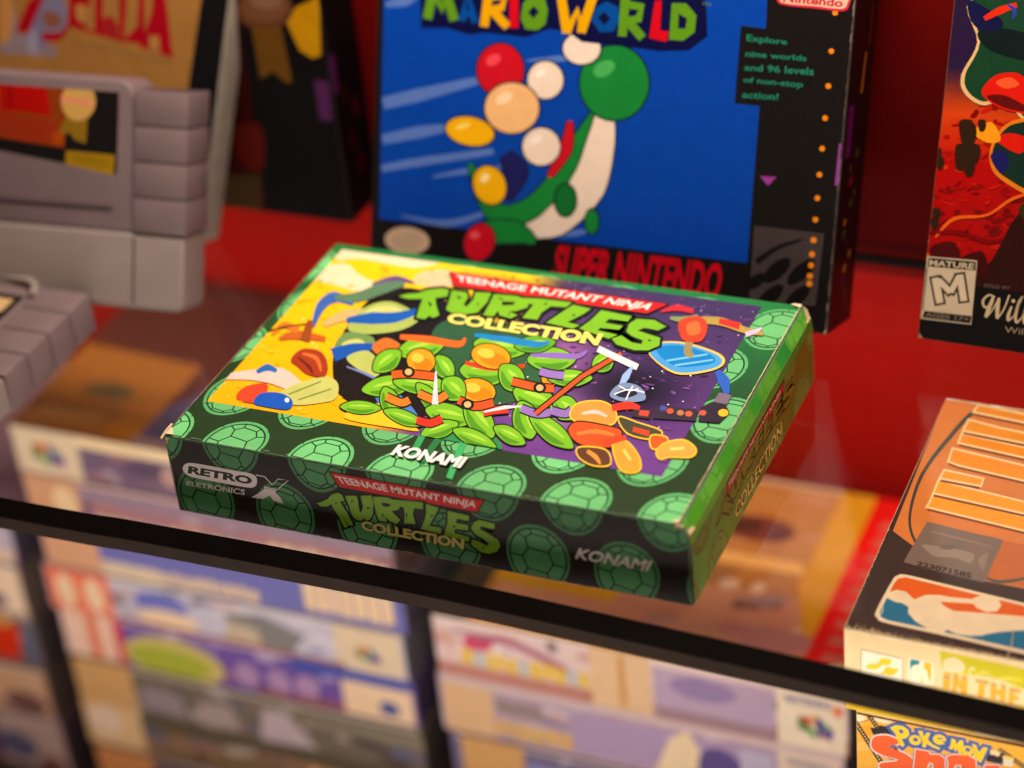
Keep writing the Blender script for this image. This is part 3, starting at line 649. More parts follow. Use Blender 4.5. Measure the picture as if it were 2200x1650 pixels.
# ---------------------------------------------------------------- blue box leaning on the wall
def std_box(name, label, M, w, d, h, col, cat='game box', group=None, bev=0.5):
    r = empty(name, label, cat, M, group)
    rbox('card_body', (w, d, h), None, card(name + '_card', col), r, bev, 2)
    return r
BM = frame(0.34, -0.018, 2.2, 171.6, 28.8)
blue = std_box('game_box', 'upright blue game box with black border leaning behind the green box', BM, 178, 28.8, 127, (40, 36, 34))
def blue_front():
    p = front_face(BM, 178, 127); p.clip(0.4, 0.4, 177.6, 126.6)
    p.mm([(0, 0), (178, 0), (178, 127), (0, 127)], (22, 18, 18))
    a = [(826, -90), (815, 470), (1605, 565), (1632, 228), (1578, 222), (1592, 55), (1645, 62), (1654, -90)]
    p.P(a, (2, 64, 166))
    LB = (112, 132, 196)
    for q, wd in (([(823, 222), (900, 204), (1030, 172)], [26, 28, 16]), ([(822, 300), (900, 284), (990, 270)], [20, 26, 10]), ([(820, 362), (900, 348), (1060, 325)], [16, 18, 14]), ([(930, 380), (1000, 368), (1080, 360)], [4, 12, 10]), ([(860, 462), (960, 480), (1050, 455)], [2, 16, 10]), ([(1130, 130), (1200, 126), (1260, 122)], [2, 14, 4]), ([(1190, 505), (1240, 500), (1270, 495)], [12, 14, 3]), ([(828, 10), (870, 2), (900, -8)], [10, 24, 4])): p.S(q, wd, mix((4, 72, 176), LB, 0.75))
    # plain stand-in emblem: ball, ribbons and discs in the same places and colours
    OUT = (16, 22, 40); G = (22, 128, 52); W = (238, 214, 196); RD = (200, 16, 34); YL = (240, 176, 8); NV = (28, 28, 92); PE = (240, 184, 124)
    def balloon(x, y, rx, ry, c, hi=None, rot=0.0):
        p.P(ell(x, y, rx + 4, ry + 4, rot), OUT); p.P(ell(x, y, rx, ry, rot), c)
        if hi: p.P(ell(x - rx * .3, y - ry * .38, rx * .34, ry * .2, rot - .5), hi)
    def ribbon(q, wd, c):
        p.S(q, [a + 7 for a in wd], OUT); p.S(q, wd, c)
    ribbon([(1010, 350), (1040, 430), (1100, 470), (1180, 430), (1240, 330), (1290, 240)], [8, 26, 60, 70, 56, 30], G)
    ribbon([(1110, 500), (1190, 478), (1262, 400), (1292, 300), (1300, 230)], [10, 62, 76, 58, 30], W)
    ribbon([(1010, 520), (1050, 500), (1110, 500), (1150, 520)], [20, 52, 46, 10], G)
    ribbon([(1085, 330), (1105, 370), (1085, 430)], [20, 60, 20], NV)
    ribbon([(1180, 380), (1215, 320), (1225, 260)], [10, 28, 10], RD)
    balloon(1320, 178, 74, 80, G, (70, 170, 86)); balloon(1250, 104, 40, 34, W); balloon(1172, 172, 38, 40, W, (250, 236, 224))
    balloon(1075, 150, 50, 56, RD, (236, 70, 84)); balloon(1100, 232, 58, 54, PE, (250, 214, 170)); balloon(1010, 282, 52, 30, YL, (250, 214, 90), .2)
    balloon(1163, 315, 40, 40, W, (250, 236, 224)); balloon(1052, 398, 34, 42, YL, (250, 226, 150), -.4); balloon(1030, 520, 32, 40, RD, (236, 80, 84), .3); balloon(1272, 476, 14, 26, G)
    balloon(1215, 430, 22, 34, (14, 108, 46))
    # title
    NVY = (8, 10, 60)
    sh = [(905, 60), (960, 60), (1010, 75), (1040, 70), (1130, 80), (1180, 62), (1220, 68), (1250, 90), (1340, 100), (1420, 110), (1480, 108), (1520, 78), (1518, 20), (1500, -80), (900, -80)]
    p.P(sh, NVY)
    Z = lambda pts: zz(700, 0, 2.75, pts)
    GRN = (92, 146, 22); YEL = (226, 162, 0); BLU = (0, 70, 150); REDC = (206, 6, 26)
    def st(pts, wd, c): p.S(Z(pts), wd, c, smooth=False)
    st([(600, 112), (635, -60)], 20, GRN); st([(635, -60), (690, 60), (705, -60)], 18, GRN); st([(705, -60), (760, 122)], 20, GRN)
    st([(805, 125), (835, -40), (885, 135)], 17, BLU); st([(820, 80), (870, 85)], 14, BLU)
    st([(935, 158), (965, -60)], 19, YEL); st([(965, -20), (1060, -20), (1040, 45), (955, 62)], 17, YEL); st([(985, 62), (1075, 160)], 19, YEL)
    st([(1112, -60), (1112, 165)], 19, REDC)
    def ring(pts, hole, c): p.P(Z(pts), c); p.P(Z(hole), (10, 12, 56))
    ring([(1165, 20), (1220, -40), (1290, -20), (1312, 60), (1300, 140), (1250, 178), (1180, 172), (1152, 110)], [(1195, 72), (1230, 34), (1262, 70), (1226, 112)], GRN)
    st([(1385, -60), (1425, 195)], 20, YEL); st([(1422, 195), (1490, 60), (1512, 192)], 18, YEL); st([(1508, 192), (1585, -40)], 20, YEL)
    ring([(1600, 40), (1660, 8), (1725, 40), (1735, 120), (1700, 185), (1620, 190), (1570, 120)], [(1605, 105), (1645, 68), (1682, 110), (1645, 150)], BLU)
    st([(1752, 215), (1770, -30)], 19, GRN); st([(1765, 25), (1865, 40), (1850, 110), (1770, 125)], 18, GRN); st([(1785, 125), (1872, 225)], 19, GRN)
    p.P(Z([(1945, 5), (1985, 5), (1975, 178), (2025, 185), (2015, 248), (1910, 225)]), REDC)
    ring([(2045, 18), (2130, 20), (2190, 90), (2180, 190), (2110, 240), (2028, 235)], [(2085, 80), (2135, 110), (2125, 170), (2080, 168)], GRN)
    p.text('TM', [(1508, 4), (1528, 7), (1526, 14), (1506, 11)], (96, 120, 60), 0, 0)
    # seal and console name
    p.P(ell(875, 517, 48, 29, 0.1), (206, 172, 144)); p.P(ell(875, 517, 38, 22, 0.1), (190, 158, 132))
    p.text('SUPER NINTENDO', [(1196, 524), (1556, 566), (1544, 648), (1184, 604)], (198, 8, 30), 0.035, 0.08)
    # black strip on the right
    Y = lambda pts: zz(1400, 0, 2.75, pts)
    TE = (30, 128, 100)
    for s, q in (('Explore', [(562, 202), (802, 232), (800, 275), (560, 255)]), ('nine worlds', [(556, 298), (918, 328), (915, 362), (553, 334)]), ('and 96 levels', [(550, 378), (960, 398), (958, 446), (547, 416)]), ('of non-stop', [(542, 454), (898, 480), (892, 530), (540, 494)]), ('action!', [(538, 538), (752, 552), (748, 592), (534, 578)])):
        p.text(s, Y(q), TE, 0.02, 0)
    ODOT = (240, 136, 16)
    for x, y in ((1085, 75), (1062, 302), (1044, 508), (1025, 698), (1008, 878), (992, 1032), (980, 1170), (968, 1297)): p.P(ell(1400 + x / 2.75, y / 2.75, 6.2, 6.2, 0, 14), ODOT)
    V = lambda pts: zz(1640, 400, 3.93, pts)
    p.P(V([(-75, 332), (515, 400), (440, 1010), (-120, 960)]), (66, 56, 56))
    for k in range(12):
        y = 350 + k * 50; p.P(V([(-80, y), (510 - k * 6, y + 66), (510 - k * 6, y + 72), (-80, y + 6)]), (58, 48, 48))
    for x, y, rx, ry in ((115, 710, 145, 66), (320, 725, 150, 62), (60, 930, 140, 60), (290, 935, 130, 58), (-60, 800, 90, 50)): p.P(ell(1640 + x / 3.93, 400 + y / 3.93, rx / 3.93, ry / 3.93, -0.72), (20, 16, 16))
    p.S(V([(-60, 640), (120, 520), (330, 450)]), [14, 10, 4], (22, 18, 18))
    for x, y in ((425, 455), (412, 575), (403, 668), (395, 757), (390, 822)): p.P(ell(1640 + x / 3.93, 400 + y / 3.93, 6.6, 6.6, 0, 14), ODOT)
    p.P(Y([(1108, 846), (1150, 850), (1122, 1100), (1082, 1094)]), (148, 62, 150)); p.P(Y([(640, 1040), (740, 1045), (688, 1097)]), (150, 58, 150))
    p.P(catmull([(1672, -30), (1750, -24), (1824, -16), (1826, 8), (1812, 24), (1750, 18), (1690, 12), (1670, 2)], 4), (206, 40, 60)); p.P(catmull([(1677, -26), (1750, -20), (1819, -12), (1821, 6), (1808, 19), (1750, 13), (1692, 8), (1675, 0)], 4), (236, 186, 160))
    p.text('Nintendo', [(1684, -14), (1813, -2), (1810, 16), (1682, 4)], (196, 30, 50), 0.03, 0)
    rn = random.Random(4)
    for k in range(46):
        v = rn.uniform(0, 126); v = k * 2.8; p.mm([(rn.uniform(176.9, 177.3), v), (177.6, v), (177.6, v + 2.9), (rn.uniform(176.9, 177.3), v + 2.9)], mix((60, 52, 48), (136, 116, 100), rn.random() ** 2))
    p.mm([(176.4, 0.4), (177.6, 0.4), (177.6, 2.6)], (170, 140, 120))
    p.build('printed_front', blue)
    q = right_face(BM, 178, 28.8, 127); q.clip(0.4, 0.4, 28.4, 126.6); q.mm([(0, 0), (29, 0), (29, 127), (0, 127)], (26, 14, 16))
    q.mm([(3.0, 61), (9, 61), (9, 79), (3.0, 79)], (112, 22, 110))
    rn = random.Random(8)
    for k in range(13):
        v = 8 + k * 4.4 + rn.uniform(-1, 1); u = rn.uniform(9, 20); c = rn.choice(((196, 120, 20), (96, 70, 20), (150, 20, 30), (60, 40, 90), (70, 80, 30))); q.mm(ell(u, v, rn.uniform(1.2, 2.4), rn.uniform(1.2, 2.0), 0.4, 10), c)
    q.mm([(15, 82), (18, 82), (19, 96), (17, 96)], (190, 110, 20)); q.mm([(20, 98), (22, 98), (23, 112), (21, 112)], (120, 24, 30))
    q.build('printed_side', blue)
blue_front()

# ---------------------------------------------------------------- rated box leaning at the right
RM = frame(0.385, -0.018, 210.9, 172.4, 30)
rated = std_box('game_box', 'upright red and black game box with a rating label leaning at the right', RM, 178, 30, 127, (96, 74, 48))
def rated_front():
    rq = random.Random(41)
    p = front_face(RM, 178, 127); p.clip(0.3, 0.3, 177.6, 126.6)
    p.mm([(0, 0), (178, 0), (178, 127), (0, 127)], (12, 10, 10))
    def sky(u, v):
        c = mix((150, 2, 2), (176, 4, 4), v / 62) if v < 62 else mix((190, 20, 4), (214, 80, 12), min(1, (v - 62) / 22))
        if v > 80: c = mix((190, 60, 12), (38, 20, 54), min(1, (v - 80) / 12))
        return c
    p.grid(0.3, 27.5, 177.6, 126.6, 12, 26, sky)
    for _ in range(260):
        u, v = rq.uniform(1, 60), rq.uniform(28, 82); p.mm(ell(u, v, rq.uniform(.6, 3), rq.uniform(.3, 1), rq.uniform(-.2, .9), 9), rq.choice(((120, 4, 4), (196, 18, 6), (160, 8, 4), (206, 50, 8) if v > 55 else (110, 2, 2), (140, 4, 2))))
    for _ in range(120):
        u, v = rq.uniform(45, 176), rq.uniform(28, 120); p.mm(ell(u, v, rq.uniform(1, 9), rq.uniform(.6, 4), rq.uniform(-.4, 1.0), 12), mix((130, 8, 4), (36, 16, 36), max(0, min(1, (v - 60) / 40))) if rq.random() < .6 else mix((200, 40, 10), (90, 30, 50), max(0, min(1, (v - 60) / 40))))
    D1 = (20, 60, 36); D2 = (12, 26, 26); R = (216, 24, 8)
    # plain stand-in motifs: dark green crags edged with light, red flames
    p.B([(2086, 0), (2100, 90), (2066, 160), (2072, 200), (2110, 226), (2160, 220), (2230, 260), (2260, -20)], (224, 180, 120)); p.B([(2092, -5), (2106, 90), (2074, 160), (2080, 196), (2112, 218), (2160, 212), (2230, 250), (2260, -20)], D1)
    p.B([(2100, 70), (2150, 60), (2220, 80), (2220, 130), (2130, 110)], D2); p.B([(2085, 0), (2150, 40), (2150, 62), (2110, 66), (2084, 40)], (16, 18, 60)); p.B([(2150, 10), (2200, 0), (2200, 60), (2160, 56)], (24, 60, 40)); p.S([(2115, 40), (2150, 22), (2185, 10)], [10, 16, 10], (220, 40, 14)); p.S([(2165, 10), (2180, 22), (2176, 40)], [4, 10, 4], (40, 60, 160))
    p.B([(2112, 206), (2118, 180), (2150, 158), (2200, 165), (2230, 240), (2160, 236)], R); p.B([(2140, 176), (2170, 166), (2190, 182), (2160, 190)], (236, 86, 40)); p.B([(2120, 208), (2160, 205), (2220, 240), (2160, 232)], (96, 10, 8))
    p.B([(2126, 340), (2140, 290), (2180, 258), (2230, 270), (2240, 420), (2150, 385)], (226, 120, 20)); p.B([(2132, 338), (2146, 294), (2180, 266), (2230, 276), (2240, 410), (2156, 378)], (18, 44, 34)); p.B([(2140, 300), (2170, 286), (2210, 300), (2190, 330)], R); p.B([(2128, 336), (2150, 322), (2170, 350), (2150, 372)], (26, 24, 90))
    p.B([(2090, 282), (2130, 262), (2150, 300), (2120, 306)], (240, 150, 20))
    for x, y, s in ((2080, 290, 1.0), (2066, 330, .8), (2092, 330, .8), (2076, 280, .9), (2082, 360, .7), (2062, 350, .6), (2014, 330, .5), (2020, 350, .5), (2012, 460, .5), (2008, 480, .5), (2110, 270, .5)):
        p.B([(x - 16 * s, y - 22 * s), (x + 14 * s, y - 24 * s), (x + 18 * s, y + 4 * s), (x + 6 * s, y + 26 * s), (x - 12 * s, y + 20 * s)], (46, 26, 12), 3)
    p.S([(2010, 510), (2050, 470), (2120, 462), (2170, 430), (2210, 415)], [4, 8, 5, 7, 6], (232, 92, 16)); p.S([(1990, 500), (2060, 500), (2130, 520), (2200, 500)], [4, 10, 8, 6], (120, 2, 4))
    p.B([(2180, 470), (2230, 440), (2240, 640), (2080, 610), (2130, 560)], (44, 10, 8)); p.B([(2000, 530), (2050, 520), (2060, 560), (2010, 560)], (70, 6, 6)); p.B([(2055, 560), (2110, 540), (2120, 590), (2070, 580)], (60, 4, 6)); p.B([(2188, 450), (2230, 430), (2230, 500)], (40, 44, 14))
    p.P([(1960, 600), (2300, 640), (2300, 860), (1950, 800)], (12, 10, 10))
    p.P(ell(1990, 520, 6, 12, 0.2), (150, 120, 100)); p.P([(1982, 540), (1996, 545), (1990, 565), (1980, 562)], (210, 130, 10))
    Z = lambda pts: zz(1640, 400, 3.9286, pts)
    CR = (196, 176, 148); BL = (22, 20, 20)
    p.P(Z([(1387, 590), (1807, 626), (1756, 1168), (1328, 1116)]), CR); p.P(Z([(1396, 602), (1796, 638), (1792, 712), (1388, 676)]), BL)
    p.text('MATURE', Z([(1406, 618), (1784, 652), (1776, 704), (1400, 668)]), CR, 0.03, 0)
    p.P(Z([(1362, 1050), (1760, 1096), (1748, 1158), (1342, 1108)]), BL); p.text('AGES 17+', Z([(1372, 1062), (1740, 1104), (1734, 1142), (1366, 1098)]), (120, 108, 92), 0.02, 0)
    p.P(Z([(1382, 684), (1390, 684), (1350, 1050), (1342, 1050)]), BL)
    MS = (([(1452, 772), (1492, 985)], 62), ([(1480, 790), (1582, 895)], 50), ([(1582, 895), (1650, 765)], 48), ([(1660, 745), (1694, 968)], 60))
    for q, wd in MS: p.P(grow(stroke(Z(q), wd / 3.93), 4.6), (40, 34, 30))
    for q, wd in MS: p.P(stroke(Z(q), wd / 3.93), (206, 186, 156))
    p.text('SOLD BY', Z([(1868, 820), (2084, 846), (2080, 872), (1864, 850)]), (104, 92, 80), 0, 0)
    WS = (196, 172, 136)
    p.S(Z([(1960, 935), (1905, 918), (1856, 965), (1870, 1020), (1925, 1000), (1945, 950)]), [2, 4, 5, 5, 4, 2], WS)
    p.S(Z([(1945, 930), (1905, 1030), (1878, 1105)]), [5, 9, 6], WS); p.S(Z([(1880, 1108), (1930, 1050), (1990, 945)]), [4, 3, 3], WS); p.S(Z([(1992, 940), (1978, 1030), (1974, 1116)]), [5, 9, 6], WS); p.S(Z([(1975, 1118), (2030, 1040), (2078, 918)]), [4, 3, 4], WS)
    p.S(Z([(2098, 1012), (2072, 1080), (2068, 1130), (2110, 1100)]), [4, 7, 6, 2], WS); p.P(ell(1640 + 2112 / 3.93, 400 + 968 / 3.93, 4, 4), WS)
    p.S(Z([(2110, 1100), (2170, 980), (2190, 930), (2160, 980), (2130, 1090), (2140, 1150), (2180, 1110)]), [2, 3, 3, 6, 7, 5, 2], WS)
    p.S(Z([(2180, 1110), (2240, 990), (2262, 940), (2230, 990), (2200, 1100), (2210, 1160), (2250, 1120)]), [2, 3, 3, 6, 7, 5, 2], WS)
    p.text('iams', Z([(2270, 1010), (2560, 1050), (2540, 1200), (2255, 1165)]), WS, 0.02, 0.4)
    p.text('Williams Entertainment Inc.', Z([(2040, 1180), (3300, 1350), (3290, 1400), (2036, 1232)]), (150, 132, 106), 0, 0)
    p.mm([(0.3, 0.3), (2, 0.3), (0.6, 2)], (150, 120, 96))
    p.build('printed_front', rated)
    q = Print(RM, (0, 30, 0), (1, 0, 0), (0, -1, 0), 178, 30); q.clip(.4, .4, 177.6, 29.5); q.mm([(0, 0), (178, 0), (178, 30), (0, 30)], (150, 110, 66)); q.build('printed_base', rated)
rated_front()

# ---------------------------------------------------------------- dark box further back on the left
KM = Matrix.Translation(Vector((-206, 188, 0)) * MM)
dark = std_box('game_box', 'dark box with a gold ribbon seal and purple tab against the red wall', KM, 178, 25, 127, (24, 20, 22))
def dark_front():
    p = front_face(KM, 178, 127, INK_MATTE); p.clip(0.4, 0.4, 177.6, 126.6)
    p.mm([(0, 0), (178, 0), (178, 127), (0, 127)], (18, 15, 16))
    p.P([(300, -40), (505, -20), (575, 470), (300, 420)], (58, 8, 6))
    p.P([(430, 380), (560, 375), (562, 455), (430, 440)], (70, 50, 22)); p.B([(500, 280), (560, 270), (566, 360), (520, 350)], (96, 20, 10))
    Z = lambda pts: zz(380, 0, 2.9458, pts)
    p.P(Z([(690, 130), (760, 40), (860, 0), (860, -60), (900, -60), (912, 350), (860, 368), (780, 320), (740, 240)]), (226, 160, 6))
    p.P(ell(568, 20, 62, 44, 0), (112, 66, 40)); p.P(ell(568, 14, 50, 34, 0), (132, 84, 56)); p.P(ell(572, 2, 34, 18, 0), (150, 110, 80)); p.P(Z([(470, 170), (660, 170), (730, 520), (690, 525), (610, 450), (530, 500)]), (116, 76, 20))
    p.P(Z([(868, 505), (960, 515), (985, 765), (905, 760)]), (92, 40, 92))
    p.build('printed_front', dark)
    q = right_face(KM, 178, 25, 127, INK_MATTE); q.clip(.4, .4, 24.6, 126.6); q.mm([(0, 0), (25, 0), (25, 127), (0, 127)], (20, 12, 12))
    q.mm([(0.6, 56), (5, 56), (5, 72), (0.6, 72)], (92, 30, 90))
    for v, u, c in ((20, 14, (70, 10, 10)), (32, 10, (60, 8, 8)), (44, 16, (84, 12, 12)), (52, 9, (50, 8, 10))): q.mm(ell(u, v, 3, 5, .3, 12), c)
    q.build('printed_side', dark)
dark_front()

# ---------------------------------------------------------------- gold box leaning on the left
OM = frame(0.35, 0.03, -75.8, 164.7, 15, 0.13) @ Matrix.Translation(Vector((-178, 0, 0)) * MM)
gold = std_box('game_box', 'leaning gold game box with red letters and pale side behind the upright grey cartridge', OM, 178, 15, 127, (150, 138, 126), bev=0.6)
def gold_front():
    p = front_face(OM, 178, 127, INK_MATTE); p.clip(0.6, 0.6, 177.4, 126.4)
    p.mm([(0, 0), (178, 0), (178, 127), (0, 127)], (18, 16, 18))
    p.P([(-400, -120), (450, -120), (398, 230), (420, 560), (-400, 560)], (160, 110, 54))
    Z = lambda pts: zz(0, 0, 3.9286, pts)
    p.P(Z([(0, -200), (60, -200), (170, 300), (480, 400), (480, 480), (0, 450)]), (140, 120, 128)); p.B(Z([(0, 0), (90, -40), (110, 220), (40, 380), (0, 300)]), (190, 130, 70))
    p.B(Z([(230, 100), (440, -40), (560, 40), (540, 280), (420, 360), (240, 420)]), (120, 112, 140)); p.B(Z([(360, 120), (430, 90), (520, 160), (470, 240), (390, 220)]), (136, 84, 64)); p.B(Z([(230, 330), (300, 240), (320, 420), (260, 460)]), (150, 140, 160))
    RD = (164, 4, 24)
    p.P(Z([(240, 0), (390, -60), (240, 280), (130, 270)]), RD); p.P(Z([(340, 280), (520, 270), (560, 200), (580, 260), (500, 350), (370, 350)]), RD)
    p.P(Z([(600, -260), (760, -260), (760, 60), (720, 60), (720, 240), (1060, 330), (1060, 360), (640, 245), (570, 220)]), RD); p.P(Z([(640, 40), (720, 40), (730, 150), (690, 200), (645, 150)]), (178, 126, 66))
    p.P(Z([(800, -260), (880, -260), (860, 300), (800, 280)]), RD); p.P(Z([(860, 160), (940, 130), (1000, 220), (1000, 320), (860, 290)]), (164, 30, 30))
    p.P(Z([(1000, -260), (1080, -260), (1050, 340), (1010, 330)]), RD); p.P(Z([(1060, 320), (1160, 220), (1180, -260), (1220, -260), (1220, 380), (1060, 350)]), RD)
    p.P(Z([(1310, -200), (1380, -200), (1400, 0), (1460, 490), (1360, 460), (1330, 300), (1260, 420), (1180, 400), (1280, 100)]), RD); p.P(Z([(1265, 300), (1345, 310), (1340, 400), (1255, 390)]), (178, 126, 66)); p.P(Z([(1230, 240), (1360, 255), (1360, 295), (1230, 290)]), RD)
    p.text('A LINK TO THE PAST', Z([(640, 330), (1440, 500), (1430, 560), (630, 390)]), (128, 92, 50), 0.0, 0)
    p.build('printed_front', gold)
gold_front()

# ---------------------------------------------------------------- grey cartridges
GREY = principled('grey_plastic', (124, 104, 106), rough=0.42, spec=0.4, noise=0.08, nscale=60, bump=0.05)
GREY_LIT = principled('lit_grey_plastic', (146, 130, 124), rough=0.45, spec=0.4, noise=0.08, nscale=60, bump=0.05)  # grey lightened in colour where base and rim catch the light
GROOVE = principled('groove_plastic', (76, 62, 64), rough=0.5, noise=0.1, nscale=80)
def prism(name, prof, y0, y1, mat, parent, bev=0.8):
    """profile in local x,z extruded along local y (depth)"""
    bm = bmesh.new(); A = [bm.verts.new(Vector((x, y0, z)) * MM) for x, z in prof]; Bq = [bm.verts.new(Vector((x, y1, z)) * MM) for x, z in prof]
    bm.faces.new(A); bm.faces.new(Bq[::-1]); n = len(prof)
    for i in range(n): bm.faces.new((A[i], Bq[i], Bq[(i + 1) % n], A[(i + 1) % n]))
    bmesh.ops.recalc_face_normals(bm, faces=bm.faces)
    if bev: bmesh.ops.bevel(bm, geom=[e for e in bm.edges if abs(e.verts[0].co.y - e.verts[1].co.y) < 1e-7], offset=bev * MM, segments=3, profile=0.5, affect='EDGES')
    me = bpy.data.meshes.new(name); bm.to_mesh(me); bm.free(); me.materials.append(mat); me.shade_smooth(); me.set_sharp_from_angle(angle=math.radians(35))
    o = link(name, me, parent); return o
def arc(cx, cz, r, a0, a1, n=6): return [(cx + r * math.cos(math.radians(a0 + (a1 - a0) * i / n)), cz + r * math.sin(math.radians(a0 + (a1 - a0) * i / n))) for i in range(n + 1)]
def cartridge(label, M, W, H, T, lower, labelf):
    r = empty('game_cartridge', label, 'cartridge', M)
    rb = 21.0                                                       # width of a ribbed grip
    lo = lower
    prism('shell', [(rb + .2, lo)] + [(rb + .2, H - 6)] + arc(rb + 7, H - 4, 6, 170, 90, 4) + arc(W - rb - 7, H - 4, 6, 90, 10, 4) + [(W - rb - .2, H - 6), (W - rb - .2, lo)], 1.5, T - .5, GREY, r, 1.0)
    prism('base', arc(W - 4, 4, 3.4, -90, 0, 4) + [(W - .8, lo - .2), (.8, lo - .2)] + arc(4, 4, 3.4, 180, 270, 4), 0.6, T - 1, GREY_LIT, r, 1.6)
    n = 4; hh = (H - 1 - lo) / n
    for sx in (0, 1):
        x0 = 0 if sx == 0 else W - rb
        rbox('grip', (rb - 1, T - 3, H - 1.5 - lo), None, GROOVE, r, 0.3, 1, (x0 + .5, 1.0, lo + .3))
        for k in range(n): rbox('grip_rib', (rb - .2, T - 1, hh - .5), None, GREY, r, 0.5, 2, (x0 + .1, 0, lo + k * hh + .25))
    for sx in (rb, W - rb): rbox('seam', (0.7, 0.5, lo - 5), None, GROOVE, r, 0, 1, (sx, 0.35, 3))
    gz = lo + (H - lo) * 0.14
    rbox('groove', (W - 2 * rb - 18, 1.0, 1.8), None, GROOVE, r, 0.3, 1, (rb + 9, 1.0, gz))
    labelf(r, M)
    return r
CW, CH, CT = 136.0, 82.5, 21.7
CMx = frame(0.412, 0.14, -54.4, 116.6, CT, 0.03) @ Matrix.Translation(Vector((-CW, 0, 0)) * MM)
def lab1(r, M):
    p = Print(M, (0, 1.5, 0), (1, 0, 0), (0, 0, 1), CW, CH, INK); p.clip(23, 30, CW - 23, CH - 2.5)
    Z = lambda pts: zz(0, 0, 3.9286, pts)
    p.P(Z([(-900, 250), (0, 440), (1075, 610), (1010, 620), (985, 1470), (0, 1270), (-900, 1100)]), (24, 20, 20))
    p.P(Z([(-600, 400), (0, 500), (560, 590), (545, 1250), (0, 1160), (-600, 1060)]), (140, 56, 10)); p.P(Z([(0, 620), (300, 660), (400, 770), (430, 980), (240, 950), (0, 930)]), (176, 10, 6)); p.B(Z([(0, 940), (200, 980), (420, 1010), (500, 1200), (0, 1140)]), (150, 44, 18))
    p.B(Z([(440, 1130), (500, 1110), (545, 1190), (460, 1220)]), (170, 66, 10)); p.B(Z([(230, 520), (380, 560), (400, 620), (240, 600)]), (120, 50, 14))
    for a in range(-3, 1): p.P(Z([(a * 190 + 60, 660), (a * 190 + 110, 665), (a * 190 + 110, 920), (a * 190 + 60, 915)]), (150, 8, 6))
    p.P(Z([(580, 555), (1000, 620), (985, 690), (575, 625)]), (176, 134, 30)); p.P(Z([(560, 1270), (970, 1310), (955, 1480), (550, 1385)]), (160, 122, 16)); p.text('NINTENDO', Z([(600, 1300), (940, 1345), (935, 1420), (600, 1370)]), (130, 98, 14), 0.02, 0)
    p.P(Z([(560, 980), (620, 960), (740, 990), (725, 1210), (630, 1180), (590, 1120), (520, 1140), (500, 1100)]), (140, 104, 24)); p.P(ell(662 / 3.93, 855 / 3.93, 37, 42), (206, 160, 84)); p.P(Z([(520, 800), (790, 850), (800, 905), (520, 860)]), (232, 150, 110)); p.text('OFFICIAL', Z([(560, 825), (760, 862), (760, 888), (560, 850)]), (206, 100, 70), 0.02, 0)
    p.build('label', r)
cartridge('grey plastic cartridge standing upright with a black and orange label and gold seal', CMx, CW, CH, CT, 29.0, lab1)
# second cartridge, lying flat
LMx = Matrix.Translation(Vector((-87.0 - CW, 5, 16.5)) * MM) @ Matrix.Rotation(0.0, 4, 'Z') @ Matrix.Rotation(-math.pi / 2, 4, 'X')
def lab2(r, M):
    p = Print(M, (0, 1.5, 0), (1, 0, 0), (0, 0, 1), CW, 87, INK); p.clip(23, 34, CW - 25, 80)
    p.mm([(23, 34), (CW - 25, 34), (CW - 25, 80), (23, 80)], (26, 22, 22)); p.mm([(60, 68), (CW - 28, 68), (CW - 28, 77), (60, 77)], (206, 170, 116)); p.mm([(30, 40), (80, 40), (80, 64), (30, 64)], (110, 40, 30))
    p.build('label', r)
    prism('rim', arc(CW - 30, 78, 11, 0, 90, 8) + [(30, 89), (30, 86)] + arc(CW - 30, 78, 8, 90, 0, 8), -2.0, 10, GREY_LIT, r, 0.8)
cartridge('grey plastic cartridge lying flat on the glass at the left edge', LMx, CW, 87.0, 16.4, 29.0, lab2)

# ---------------------------------------------------------------- boxes stacked on the lower shelf
def lbl(p, x0, x1, T, col): p.mm([(x0, .6), (x1, .6), (x1, T - .6), (x0, T - .6)], col)
def n64(p, x, z, s):
    """four-coloured letter cube"""
    for q, c in (([(320, 1095), (400, 1130), (400, 1290), (330, 1270)], (44, 128, 64)), ([(350, 1085), (475, 1085), (450, 1200), (410, 1240)], (206, 70, 44)), ([(400, 1200), (440, 1180), (545, 1330), (500, 1362), (400, 1280)], (70, 140, 60)), ([(455, 1050), (510, 1030), (560, 1060), (510, 1100)], (226, 176, 60)),
                 ([(510, 1100), (560, 1062), (610, 1150), (600, 1340), (540, 1330)], (50, 60, 140)), ([(580, 1150), (620, 1125), (700, 1200), (640, 1230)], (60, 140, 80)), ([(620, 1220), (700, 1195), (695, 1350), (600, 1340)], (66, 64, 160)), ([(585, 1300), (620, 1275), (650, 1350), (590, 1345)], (200, 70, 80)), ([(470, 1110), (510, 1120), (520, 1200), (470, 1170)], (226, 150, 60))): p.mm([(x + (a - 320) / 33 * s, z + (1355 - b) / 33 * s) for a, b in q], c)
STG = 'boxes stacked on the lower shelf'
